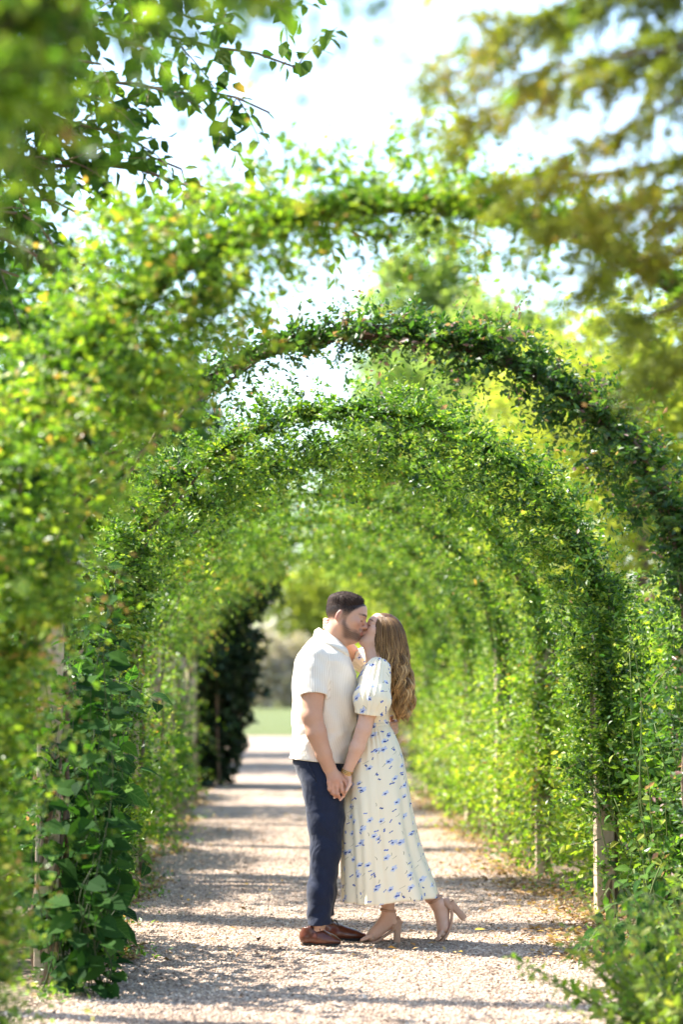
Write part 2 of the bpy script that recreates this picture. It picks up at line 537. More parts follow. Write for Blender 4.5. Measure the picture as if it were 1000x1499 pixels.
def plain_mat(name, col, rough=.5, spec=.4, metal=0.0, nscale=40, var=.35, bump=.1, coat=0.0):
    m, nt, b = new_mat(name)
    tc = nd(nt, 'ShaderNodeTexCoord')
    n = noise_n(nt, nscale, 4, .6, tc.outputs['Object'])
    nt.links.new(mix_c(nt, n.outputs[0], tuple(x * (1 - var) for x in col), tuple(min(1, x * (1 + var)) for x in col)), b.inputs['Base Color'])
    b.inputs['Roughness'].default_value = rough
    b.inputs['Specular IOR Level'].default_value = spec
    b.inputs['Metallic'].default_value = metal
    b.inputs['Coat Weight'].default_value = coat
    bump_n(nt, b, n.outputs[0], bump, .004)
    return m

M_skin = skin_mat('skin')
M_trouser = cloth_mat('navy_wool', (.009, .014, .034), .8, 700, .7, 1.1, (.016, .023, .050))
M_leather = plain_mat('brown_leather', (.105, .028, .013), .3, .5, nscale=25, var=.5, bump=.15, coat=.25)
M_sole = plain_mat('dark_sole', (.012, .010, .009), .6)
M_lace = plain_mat('dark_lace', (.018, .010, .008), .8)
M_nude = plain_mat('nude_leather', (.52, .31, .21), .55, .3, nscale=60, var=.12)
M_gold = plain_mat('gold', (.75, .48, .16), .25, .5, 1.0, var=.1)

def shirt_material():
    m, nt, b = new_mat('ribbed_shirt')
    a = nd(nt, 'ShaderNodeAttribute', attribute_name='stripe')
    tc = nd(nt, 'ShaderNodeTexCoord')
    w = math_n(nt, 'ABSOLUTE', math_n(nt, 'SUBTRACT', math_n(nt, 'FRACT', math_n(nt, 'MULTIPLY', a.outputs['Fac'], 80.0)), .5))
    line = math_n(nt, 'SUBTRACT', 1.0, math_n(nt, 'MULTIPLY', w, 4.2), clamp=True)
    n = noise_n(nt, 900, 2, .6, tc.outputs['Object'])
    n2 = noise_n(nt, 9, 3, .5, tc.outputs['Object'], 1.0)
    c = mix_c(nt, math_n(nt, 'MULTIPLY', line, .75), (.82, .745, .63), (.62, .52, .41))
    c = mix_c(nt, .12, c, mix_c(nt, n.outputs[0], (.6, .6, .6), (1, 1, 1)), 'MULTIPLY')
    nt.links.new(c, b.inputs['Base Color'])
    b.inputs['Roughness'].default_value = .85
    b.inputs['Specular IOR Level'].default_value = .15
    b.inputs['Sheen Weight'].default_value = .1
    h = math_n(nt, 'ADD', math_n(nt, 'MULTIPLY', line, -.05), math_n(nt, 'MULTIPLY', n2.outputs[0], .6))
    bump_n(nt, b, h, .35, .035)
    return m
M_shirt = shirt_material()
M_collar = cloth_mat('shirt_plain', (.83, .76, .65), .85, 800, .2, .2, (.74, .66, .55))

def dress_material():
    """cream cotton with printed blue flowers and olive stems; 'pat' carries the cloth coordinates in metres"""
    m, nt, b = new_mat('floral_cotton')
    a = nd(nt, 'ShaderNodeAttribute', attribute_name='pat')
    tc = nd(nt, 'ShaderNodeTexCoord')
    base = (.86, .755, .55)
    def layer(scale, off, rmin, rmax, petals, rnd=.9):
        mp = nd(nt, 'ShaderNodeMapping'); mp.inputs['Location'].default_value = (off, off * 1.7, 0)
        mp.inputs['Scale'].default_value = (scale, scale, scale)
        nt.links.new(a.outputs['Vector'], mp.inputs['Vector'])
        v = nd(nt, 'ShaderNodeTexVoronoi'); v.voronoi_dimensions = '2D'; v.inputs['Scale'].default_value = 1.0
        v.inputs['Randomness'].default_value = rnd
        nt.links.new(mp.outputs[0], v.inputs['Vector'])
        sub = nd(nt, 'ShaderNodeVectorMath', operation='SUBTRACT')
        nt.links.new(mp.outputs[0], sub.inputs[0]); nt.links.new(v.outputs['Position'], sub.inputs[1])
        sp = nd(nt, 'ShaderNodeSeparateXYZ'); nt.links.new(sub.outputs[0], sp.inputs[0])
        sc = nd(nt, 'ShaderNodeSeparateColor'); nt.links.new(v.outputs['Color'], sc.inputs[0])
        ang = math_n(nt, 'ADD', math_n(nt, 'ARCTAN2', sp.outputs[1], sp.outputs[0]), math_n(nt, 'MULTIPLY', sc.outputs[0], 6.28))
        r = math_n(nt, 'ADD', rmin, math_n(nt, 'MULTIPLY', sc.outputs[1], rmax - rmin))
        return v, sp, sc, ang, r
    # big pale flowers with dark heart
    v, sp, sc, ang, r = layer(14.5, 3.1, .20, .30, 5)
    pet = math_n(nt, 'ADD', .62, math_n(nt, 'MULTIPLY', .38, math_n(nt, 'ABSOLUTE', math_n(nt, 'COSINE', math_n(nt, 'MULTIPLY', ang, 2.5)))))
    rp = math_n(nt, 'MULTIPLY', r, pet)
    f1 = math_n(nt, 'DIVIDE', math_n(nt, 'SUBTRACT', rp, v.outputs['Distance']), .05, clamp=True)
    f1 = math_n(nt, 'MULTIPLY', f1, math_n(nt, 'GREATER_THAN', sc.outputs[2], .25))
    hue = mix_c(nt, sc.outputs[0], (.16, .26, .60), (.34, .45, .74))
    nz = noise_n(nt, 160, 3, .6, tc.outputs['Object'])
    hue = mix_c(nt, math_n(nt, 'MULTIPLY', nz.outputs[0], .7), hue, (.75, .78, .86))
    c = mix_c(nt, math_n(nt, 'MULTIPLY', f1, .8), base, hue)
    hx = math_n(nt, 'ADD', sp.outputs[0], math_n(nt, 'SUBTRACT', math_n(nt, 'MULTIPLY', sc.outputs[1], .16), .08))
    hy = math_n(nt, 'ADD', sp.outputs[1], .05)
    hd = math_n(nt, 'SQRT', math_n(nt, 'ADD', math_n(nt, 'MULTIPLY', hx, hx), math_n(nt, 'MULTIPLY', math_n(nt, 'MULTIPLY', hy, hy), 2.2)))
    heart = math_n(nt, 'DIVIDE', math_n(nt, 'SUBTRACT', .105, hd), .03, clamp=True)
    heart = math_n(nt, 'MULTIPLY', heart, math_n(nt, 'GREATER_THAN', sc.outputs[2], .25))
    c = mix_c(nt, heart, c, (.022, .045, .20))
    # small deep blue buds
    v, sp, sc, ang, r = layer(18.0, 8.3, .14, .22, 3)
    pet = math_n(nt, 'ADD', .6, math_n(nt, 'MULTIPLY', .4, math_n(nt, 'COSINE', math_n(nt, 'MULTIPLY', ang, 2.0))))
    f2 = math_n(nt, 'DIVIDE', math_n(nt, 'SUBTRACT', math_n(nt, 'MULTIPLY', r, pet), v.outputs['Distance']), .03, clamp=True)
    f2 = math_n(nt, 'MULTIPLY', f2, math_n(nt, 'GREATER_THAN', sc.outputs[2], .35))
    c = mix_c(nt, f2, c, mix_c(nt, sc.outputs[0], (.025, .055, .24), (.08, .15, .46)))
    # olive stems: thin strokes
    v, sp, sc, ang, r = layer(17.0, 15.9, .2, .3, 3)
    st = math_n(nt, 'SUBTRACT', math_n(nt, 'MULTIPLY', sp.outputs[0], 1.0), math_n(nt, 'MULTIPLY', math_n(nt, 'SUBTRACT', sc.outputs[0], .5), math_n(nt, 'MULTIPLY', sp.outputs[1], 2.4)))
    st = math_n(nt, 'ABSOLUTE', math_n(nt, 'ADD', st, math_n(nt, 'MULTIPLY', math_n(nt, 'MULTIPLY', sp.outputs[1], sp.outputs[1]), 2.0)))
    stm = math_n(nt, 'DIVIDE', math_n(nt, 'SUBTRACT', .035, st), .02, clamp=True)
    stm = math_n(nt, 'MULTIPLY', stm, math_n(nt, 'LESS_THAN', math_n(nt, 'ABSOLUTE', sp.outputs[1]), .15))
    stm = math_n(nt, 'MULTIPLY', stm, math_n(nt, 'GREATER_THAN', sc.outputs[2], .45))
    c = mix_c(nt, math_n(nt, 'MULTIPLY', stm, .85), c, (.20, .17, .07))
    nt.links.new(c, b.inputs['Base Color'])
    b.inputs['Roughness'].default_value = .75
    b.inputs['Specular IOR Level'].default_value = .2
    n = noise_n(nt, 700, 2, .6, tc.outputs['Object']); n2 = noise_n(nt, 12, 3, .5, tc.outputs['Object'], 1.2)
    bump_n(nt, b, math_n(nt, 'ADD', math_n(nt, 'MULTIPLY', n.outputs[0], .03), math_n(nt, 'MULTIPLY', n2.outputs[0], .45)), .3, .03)
    return m
M_dress = dress_material()

def hair_mat(name, dark, light):
    m, nt, b = new_mat(name)
    a = nd(nt, 'ShaderNodeAttribute', attribute_name='tone')
    tc = nd(nt, 'ShaderNodeTexCoord')
    c = mix_c(nt, a.outputs['Fac'], dark, light)
    n = noise_n(nt, 300, 3, .6, tc.outputs['Object'])
    c = mix_c(nt, .5, c, mix_c(nt, n.outputs[0], (.35, .35, .35), (1.3, 1.3, 1.3)), 'MULTIPLY')
    nt.links.new(c, b.inputs['Base Color'])
    b.inputs['Roughness'].default_value = .42
    b.inputs['Specular IOR Level'].default_value = .45
    bump_n(nt, b, n.outputs[0], .4, .003)
    return m
M_hairM = hair_mat('short_dark_hair', (.014, .008, .006), (.075, .042, .028))
M_hairM.node_tree.nodes['Principled BSDF'].inputs['Roughness'].default_value = .7
M_hairM.node_tree.nodes['Principled BSDF'].inputs['Specular IOR Level'].default_value = .15
M_hairW = hair_mat('long_brown_hair', (.066, .029, .013), (.72, .45, .19))

M_hairW.node_tree.nodes['Principled BSDF'].inputs['Specular IOR Level'].default_value = .22
def frame(fx, pitch, roll=0.0, yaw=0.0):
    """head axes as columns: forward, side, up.  fx=+1 faces +X, -1 faces -X; pitch>0 looks up"""
    f = np.array([fx * math.cos(pitch), 0, math.sin(pitch)])
    u = np.array([-fx * math.sin(pitch), 0, math.cos(pitch)])
    s = np.cross(u, f)
    cy_, sy_ = math.cos(yaw), math.sin(yaw)
    f, s = f * cy_ + s * sy_, s * cy_ - f * sy_
    cr, sr = math.cos(roll), math.sin(roll)
    s, u = s * cr + u * sr, u * cr - s * sr
    return np.stack([f, s, u], 1)

def head_sdf(G, C, R, k=1.0, female=False):
    """C centre of the skull, R axes; k scale"""
    L = lambda f, s, u: C + R @ (np.array([f, s, u]) * k)
    E = lambda c, r, kk, op='u': G.ell(L(*c), np.array(r) * k, R, kk, op)
    Cn = lambda a, b, ra, rb, kk, op='u': G.cone(L(*a), L(*b), ra * k, rb * k, kk, op)
    E((-.014, 0, .034), (.097, .077, .083), .012)
    E((.022, 0, -.030), (.066, .062, .082), .03)
    jw = .046 if female else .053
    for sg in (-1, 1):
        Cn((-.018, sg * jw, -.046), (.058, sg * .014, -.098), .021, .017, .022)
        E((.050, sg * .044, -.018), (.026, .022, .022), .02)
        Cn((.078, sg * .040, .022), (.087, sg * .010, .022), .011, .011, .014)
        E((.094, sg * .031, .003), (.013, .017, .012), .012, 's')
        E((.076, sg * .031, .002), (.014, .016, .012), .004)
    E((.066, 0, -.099), (.021, .019, .017), .014)
    E((.074, 0, .050), (.022, .045, .034), .03)
    Cn((.088, 0, .016), (.107 if not female else .103, 0, -.027), .008, .0115 if not female else .0095, .010)
    for sg in (-1, 1): E((.096, sg * .011, -.032), (.011, .009, .008), .005)
    E((.086, 0, -.052), (.012, .022, .012), .012)
    Cn((.087, -.018, -.061), (.087, .018, -.061), .006, .006, .006); E((.093, 0, -.060), (.008, .014, .0055), .004)
    E((.090, 0, -.071), (.009, .017, .0065), .005)
    E((.102, 0, -.0655), (.012, .022, .0018), .002, 's')
    for sg in (-1, 1):
        c = L(-.034, sg * .0755, -.006)
        Re = R @ np.array(Matrix.Rotation(rad(14), 3, 'Y')) @ np.array(Matrix.Rotation(rad(-sg * 18), 3, 'Z'))
        G.ell(c, np.array((.018, .008, .031)) * k, Re, .006)
        G.ell(L(-.028, sg * .085, -.003), np.array((.010, .006, .019)) * k, Re, .003, 's')
    return L

# ================================================================= the man
man = thing('person', 'person in cream ribbed polo shirt, navy trousers and brown shoes, leaning in to kiss', 'person',
            tuple(at(468, 1386, 12.4) * np.array([1, 1, 0])))
HMc = P(507, 904.5, -.012)
HMr = frame(1, rad(-12), rad(-6), rad(-5))
G = SDF(P(415, 1392, -.33), P(590, 860, .40), .0036)
HL = head_sdf(G, HMc, HMr, 1.0)
# neck
G.cone(P(483, 946, 0), HL(-.028, 0, -.05), .063, .058, .02, flat=((0, 1, 0), 1.06))
G.cone(HL(-.02, .045, -.03), P(492, 946, .02), .016, .014, .02)
G.cone(HL(-.02, -.045, -.03), P(495, 949, -.025), .016, .014, .02)
G.cone(HL(.045, 0, -.085), P(497, 944, 0), .03, .03, .03)
torso = [(945, 455, 500, .11), (955, 446, 505, .165), (968, 436, 510, .19), (990, 434, 517, .185), (1020, 433, 519, .178),
         (1050, 433, 517, .168), (1080, 433, 511, .162), (1100, 432, 506, .162), (1130, 434, 504, .165), (1150, 440, 503, .165)]
def secs(rows, dy=0.0):
    o = []
    for (py, l, r, hy) in rows:
        a, b = P(l, py, dy), P(r, py, dy)
        o.append((a[2], (a[0] + b[0]) / 2, DP + dy, (b[0] - a[0]) / 2, hy))
    return o
G.loft(secs(torso), .02, 2.2, shrink=.012)
# near (right) arm, hanging, hand closed round hers
nA = [P(459, 968, -.175), P(458, 1012, -.205), P(457, 1047, -.215), P(463, 1072, -.212), P(474, 1104, -.20), P(481, 1122, -.19)]
G.chain(nA, [.062, .058, .050, .051, .040, .033], .015)
G.cone(P(449, 1046, -.215), P(452, 1052, -.215), .02, .02, .03)
wr = P(481.5, 1121, -.19)
G.cone(wr, P(490, 1141, -.195), .030, .038, .012, flat=((0, 1, 0), .62))
kn = [(481.5, 1145), (486.5, 1149.5), (493, 1151), (499.5, 1148)]
md = [(482, 1155), (487.5, 1160.5), (494, 1162), (501, 1157.5)]
tp = [(486, 1162), (491, 1166.5), (497, 1167.5), (503.5, 1163)]
for i in range(4):
    rk = .0098 if i else .0088
    G.chain([P(484 + i * 2.5, 1132, -.19), P(*kn[i], -.203), P(*md[i], -.203), P(*tp[i], -.178)], [.012, rk + .001, rk, rk - .001], .006)
G.chain([P(485, 1126, -.18), P(497, 1134, -.178), P(505, 1143, -.182), P(508, 1151, -.186)], [.016, .014, .011, .0095], .008)
# far (left) arm round her waist
fA = [P(470, 970, .175), P(495, 1008, .26), P(520, 1040, .29), P(548, 1053, .235), P(565, 1059, .165)]
G.chain(fA, [.062, .058, .05, .045, .033], .015)
G.cone(P(565, 1059, .165), P(577, 1063, .085), .030, .034, .012, flat=((1, 0, 0), .6))
for i in range(4):
    y0 = 1056 + i * 4.9
    G.chain([P(576, y0 + 1, .10), P(580.5, y0 + .5, .065), P(578.5, y0 + 2.5, .02), P(572 + .6 * i, y0 + 4, -.018)], [.0105, .010, .0092, .008], .0035)
G.chain([P(566, 1056, .14), P(572, 1050, .10), P(574, 1049, .06)], [.014, .011, .009], .006)
# legs inside the trousers, ankles
for pts in ([P(466, 1140, -.08), P(473, 1238, -.09), P(465, 1340, -.10), P(465, 1368, -.10)],
            [P(470, 1140, .09), P(482, 1236, .11), P(474, 1335, .13), P(474, 1362, .13)]):
    G.chain(pts, [.085, .055, .038, .036], .02)

def man_col(V):
    q = (V - HMc) @ HMr
    f, s, u = q[:, 0], np.abs(q[:, 1]), q[:, 2]
    c = np.tile(np.array([.58, .345, .235]), (len(V), 1))
    def put(m, col):
        c[:] = c * (1 - m[:, None]) + np.array(col) * m[:, None]
    hd = ss(u, -.16, -.12) * (np.linalg.norm(q, axis=1) < .17)
    put(hd * ss(f, .03, .08) * ss(-np.abs(u + .03), -.05, -.01) * .5, (.56, .27, .19))
    n = pnoise(V, 260, 3) * .006
    # beard: jaw, chin, moustache
    line = -.030 - .028 * ss(f, .0, .05) + n                     # cheek line, drops towards the mouth
    b = ss(line - u, -.010, .020) * ss(f + .25 * u, -.036, -.004) * ss(u, -.122, -.098)
    mo = .6 * ss(-np.abs(u + .049), -.010, -.004) * ss(f, .068, .078) * (s < .03)
    put(hd * np.clip(np.maximum(b, mo), 0, 1) * (.80 + .10 * pnoise(V, 700, 9)), (.070, .038, .026))
    lip = ss(-np.abs(u + .066), -.010, -.006) * ss(f, .084, .090) * ss(-s, -.022, -.016)
    put(hd * lip, (.42, .16, .13))
    br = ss(-np.abs(u - .027 + .05 * np.abs(s - .028)), -.0065, -.0035) * ss(f, .055, .066) * ss(s, .008, .013) * ss(-s, -.056, -.05)
    put(hd * br * .92, (.030, .017, .012))
    lash = ss(-np.abs(u + .004 + .2 * np.abs(s - .031)), -.003, -.0012) * ss(f, .068, .074) * ss(s, .016, .02) * ss(-s, -.047, -.043)
    put(hd * lash * .9, (.03, .018, .014))
    hl = .078 - .75 * np.clip(s - .030, 0, 1) - .55 * np.clip(.078 - u, 0, 1)
    side = ss(hl + .012 - f, -.002, .012) * ss(u + .45 * np.clip(-.03 - f, 0, 1), -.048, .050) ** .9 * (1 - ss(-np.abs(f + .034), -.026, -.018) * ss(s, .076, .081) * ss(-u, -.036, -.028))
    burn = ss(-np.abs(f + .002), -.013, -.006) * ss(u, -.055, -.03) * ss(-u, -.05, .0)
    put(hd * np.clip(np.maximum(side * (.975 + .03 * pnoise(V, 600, 5)), burn * .5), 0, 1), (.020, .013, .010))
    ear = ss(s, .078, .082) * (np.abs(f + .034) < .028) * (np.abs(u + .006) < .036)
    put(hd * ear, (.55, .26, .19))
    # knuckles redder
    hn = ss(-V[:, 2], -(P(0, 1128)[2]), -(P(0, 1140)[2])) * (V[:, 1] < DP - .1) * (V[:, 2] > .5)
    put(hn * .45, (.56, .27, .19))
    return c
G.build('body', M_skin, man, man_col, relax=1)

# hair: cap following the skull, longer on top, faded at the sides
GH = SDF(HMc - .15, HMc + .16, .003)
C0 = HL(-.014, 0, .034)
sl, X, Y, Z = GH.box(HMc - .15, HMc + .16)
d = np.stack(np.broadcast_arrays(X - HMc[0], Y - HMc[1], Z - HMc[2]), -1) @ HMr.astype(np.float32)
f, s_, u = d[..., 0], d[..., 1], d[..., 2]
ff, uu = f + .014, u - .034
k0 = np.sqrt((ff / .097) ** 2 + (s_ / .077) ** 2 + (uu / .083) ** 2)
de = (k0 - 1) * .083
top = ss(u + .10 * np.clip(f, -1, 1), .030, .088)
hl = .078 - 1.0 * np.clip(np.abs(s_) - .028, 0, 1) - .55 * np.clip(.078 - u, 0, 1)   # hairline: how far forward the hair reaches
front = ss(hl - f, -.004, .016)
low = ss(u + .30 * np.clip(-.02 - f, 0, 1) + .006 * np.sin(f * 330 + 3 * np.sin(f * 90)) + .004 * np.sin(s_ * 500 + f * 200), .034, .104)
mask = front * low
th = .0035 + .013 * top + .003 * top * ss(f, .0, .06)
wv = (np.sin(s_ * 330 + 2.5 * np.sin(f * 70)) * .0011 + np.sin(f * 260 + s_ * 190 + 2 * np.sin(s_ * 90)) * .0011) * top
GH.F[sl] = de - (th + wv) * mask + .0035 * (1 - ss(mask, .0, .35))
def tone_m(V):
    q = (V - HMc) @ HMr
    return {'tone': np.clip(.30 + .35 * pnoise(V, 500, 8) + .12 * (1 - ss(q[:, 2], .05, .09)), 0, 1)}
hairM = GH.build('hair', M_hairM, man, None, tone_m, relax=1)
# short strands that break the outline
rng = np.random.default_rng(2)
nv = len(hairM.data.vertices)
co = np.zeros(nv * 3, np.float32); no = np.zeros(nv * 3, np.float32)
hairM.data.vertices.foreach_get('co', co); hairM.data.vertices.foreach_get('normal', no)
co = co.reshape(-1, 3) + np.array(man.location, np.float32); no = no.reshape(-1, 3)
qh = (co - HMc) @ HMr
k_ = np.where((qh[:, 2] > .03) & ((qh - np.array([-.014, 0, .034]))[:, :3] @ np.array([0, 0, 1]) > -.02))[0]
pick = rng.choice(k_, 4200)
p0 = co[pick] - no[pick] * .002
fw = HMr[:, 0] * .8 + HMr[:, 2] * .25
dr = no[pick] * rng.uniform(.25, .6, (len(pick), 1)) + fw * rng.uniform(.3, 1.0, (len(pick), 1)) + rng.normal(0, .35, (len(pick), 3))
dr /= np.linalg.norm(dr, axis=1)[:, None]
tp_ = ss(qh[pick, 2], .045, .09)[:, None]
ln = (.004 + .009 * tp_) * rng.uniform(.6, 1.2, (len(pick), 1))
sd_ = np.cross(dr, no[pick]); sd_ /= np.linalg.norm(sd_, axis=1)[:, None] + 1e-9
# clipped hairs on the faded sides and nape
kk = 9000
v_ = rng.normal(size=(kk, 3)); v_ /= np.linalg.norm(v_, axis=1)[:, None]
qs = v_ * np.array([.098, .078, .084]) + np.array([-.014, 0, .034])
ue = qs[:, 2] + .45 * np.clip(-.03 - qs[:, 0], 0, 1)
hlq = .084 - .75 * np.clip(np.abs(qs[:, 1]) - .030, 0, 1) - .55 * np.clip(.078 - qs[:, 2], 0, 1)
ok = (qs[:, 0] < hlq) & (rng.random(kk) < ss(ue, -.035, .045)) & (qs[:, 2] < .085) & ~((np.abs(qs[:, 0] + .034) < .02) & (qs[:, 2] < .028))
qs, nq = qs[ok], v_[ok]
dq = nq * .35 + np.array([-.45, 0, -.75]) + rng.normal(0, .25, qs.shape); dq /= np.linalg.norm(dq, axis=1)[:, None]
lq = rng.uniform(.004, .008, (len(qs), 1)) * (.5 + .9 * ss(qs[:, 2], .0, .07))[:, None]
p0 = np.concatenate([p0, HMc + qs @ HMr.T]); dr = np.concatenate([dr, dq @ HMr.T]); ln = np.concatenate([ln, lq])
sq = np.cross(dq, nq); sq /= np.linalg.norm(sq, axis=1)[:, None] + 1e-9; sd_ = np.concatenate([sd_, sq @ HMr.T])
pick = np.concatenate([pick, np.zeros(len(qs), int)])
V_ = np.stack([p0 - sd_ * .0008, p0 + sd_ * .0008, p0 + dr * ln], 1).reshape(-1, 3)
st_ = mesh_np('strand', V_, np.arange(len(V_)).reshape(-1, 3), M_hairM, hairM, False, attrs={'tone': np.repeat(rng.uniform(0, .9, len(pick)), 3)})
tag(st_, kind='stuff')

# shirt
shirt_rows = [(924, 467, 491, .052), (931, 459, 496, .080), (939, 451, 500.5, .115), (947, 443.5, 505, .155), (957, 436, 510, .192), (968, 431.5, 514, .210), (990, 428, 522, .208), (1020, 427, 526, .202),
              (1050, 427, 524, .193), (1080, 427, 517, .187), (1100, 425, 511, .186), (1118, 423.5, 508, .188)]
GS = SDF(P(415, 1126, -.34), P(560, 918, .42), .004)
def fold(X, Y, Z):
    r = 0.0035 * np.sin(34 * Z + 26 * X + 9 * Y + 2 * np.sin(17 * X)) * ss(Z, P(0, 1120)[2], P(0, 1060)[2]) * (1 - ss(Z, P(0, 1020)[2], P(0, 985)[2]))
    r = r + .004 * np.sin(55 * X - 20 * Z + 4 * np.sin(20 * Z)) * ss(-Z, -P(0, 1040)[2], -P(0, 1105)[2])
    r = r + .0014 * np.sin(48 * (X * .5 + Z) + 30 * Y) * ss(Z, P(0, 1030)[2], P(0, 990)[2])
    return r
GS.loft(secs(shirt_rows), .02, 2.25, disp=fold)
def sfold(X, Y, Z, t):
    return .0015 * np.sin(60 * Z + 45 * X + 20 * Y) + .001 * np.sin(90 * X - 40 * Z)
GS.cone(P(459, 965, -.165), P(459, 1019, -.222), .077, .068, .022, cut=True, disp=sfold)
GS.cone(P(470, 966, .165), P(503, 1019, .27), .078, .070, .03, cut=True)
# openings: sleeve, hem, neck
GS.cone(P(459, 1006, -.212), P(459, 1040, -.232), .057, .061, .004, op='s')
GS.plane(P(424, 1110.5, 0), (-.085, 0, -1))
GS.cone(P(493, 921, 0), P(483, 946, 0), .062, .054, .006, op='s')
def shirt_attr(V):
    cx = np.interp(V[:, 2], [r[0] for r in secs(shirt_rows)][::-1], [r[1] for r in secs(shirt_rows)][::-1])
    th = np.arctan2(V[:, 1] - DP, (V[:, 0] - cx)) 
    u = np.where(np.abs(V[:, 1] - DP) < .0, 0, th * .23)
    a, b = P(459, 960, -.165), P(459, 1019, -.212)
    ax = (b - a) / np.linalg.norm(b - a)
    q = V - a; t = q @ ax; rr = q - t[:, None] * ax
    dist = np.linalg.norm(rr, axis=1)
    sleeve = (dist < .088) * (-V[:, 1] + DP > .15) * (V[:, 2] > P(0, 1024)[2])
    us = np.arctan2(rr[:, 1], rr[:, 0]) * .075
    return {'stripe': np.where(sleeve > .5, us + .33, u)}
shirt = GS.build('polo_shirt', M_shirt, man, None, shirt_attr, relax=2)
# collar
mb = MB()
NA, rows = 40, []
for i in range(NA + 1):
    a = -158 + 316 * i / NA                    # 0 = nape
    c_, s__ = math.cos(rad(a)), math.sin(rad(a))
    tfront = (1 - c_) / 2
    base = P(484.5, 0, 0)[0]
    pyc = 921.5 + 25 * tfront
    zc = P(0, pyc, 0)[2]
    rx, ry = .057, .064
    ptf = float(ss(np.array(abs(a)), 100, 158))
    inn = np.array([base - c_ * rx, DP + s__ * ry, zc - .022])
    top_ = np.array([base - c_ * (rx + .004), DP + s__ * (ry + .004), zc + .010])
    fold_ = np.array([base - c_ * (rx + .011), DP + s__ * (ry + .011), zc + .007])
    pyl = pyc + 7.5 + 6.5 * ptf
    l_, r_, hy_ = (np.interp(pyl, [q[0] for q in shirt_rows], [q[c] for q in shirt_rows]) for c in (1, 2, 3))
    e_ = (abs(c_) ** 2.25 + abs(s__) ** 2.25) ** (-1 / 2.25)
    low = np.array([((l_ + r_) / 2 - CX) * DP / FPX - c_ * e_ * ((r_ - l_) / 2 * DP / FPX + .009), DP + s__ * e_ * (hy_ + .009), P(0, pyl)[2]])
    mid = fold_ * .45 + low * .55 + np.array([-c_ * .004, s__ * .004, .007])
    low2 = low * .85 + inn * .15 + np.array([0, 0, -.010])
    rows.append([inn, top_, fold_, mid, low, low2])
mb.grid(np.array(rows))
collar = mb.build('collar', M_collar, shirt)
mb = MB()                                       # button placket down the chest
pl = []
for py in (947, 955, 965, 976, 988):
    xr = np.interp(py, [941, 952, 968, 990], [497.5, 507, 514, 522])
    pl.append([P(xr - .6, py, -.030), P(xr + .9, py, -.018), P(xr + .9, py, .010), P(xr - .6, py, .024)])
mb.grid(np.array(pl)); mb.build('placket', M_collar, shirt)

# trousers
GT = SDF(P(415, 1362, -.30), P(525, 1095, .34), .004)
def tfold(X, Y, Z, t):
    return (.0022 * np.sin(60 * Z + 75 * X + 22 * Y) * np.sin(11 * Z + 1) + .0035 * np.sin(62 * Z - 70 * X)
            * ss(-Z, -P(0, 1300)[2], -P(0, 1345)[2]) + .003 * np.sin(52 * Z + 60 * X) * ss(Z, P(0, 1215)[2], P(0, 1160)[2]))
GT.loft(secs([(1098, 430, 506, .165), (1115, 428, 505, .172), (1140, 437.5, 504.5, .178), (1160, 446, 504, .172), (1180, 452, 500, .165)]), .02, 2.3)
GT.chain([P(471.5, 1150, -.075), P(477, 1200, -.085), P(477, 1245, -.09), P(469.5, 1305, -.095), P(467, 1354, -.10)],
         [.101, .092, .076, .066, .062], .03, disp=tfold)
GT.chain([P(474, 1150, .085), P(482, 1200, .10), P(478, 1245, .115), P(474, 1305, .125), P(471, 1350, .13)],
         [.095, .084, .073, .064, .060], .03, disp=tfold)
GT.plane(P(467, 1352.5, -.1), (.04, .10, -1))
GT.build('trousers', M_trouser, man, relax=2)

mb = MB()                                       # slanted pocket edge
mb.tube([P(450, 1116, -.166), P(454, 1124, -.172), P(459, 1134, -.178), P(464, 1146, -.181)], .0026, 6); mb.build('pocket', M_trouser, man)
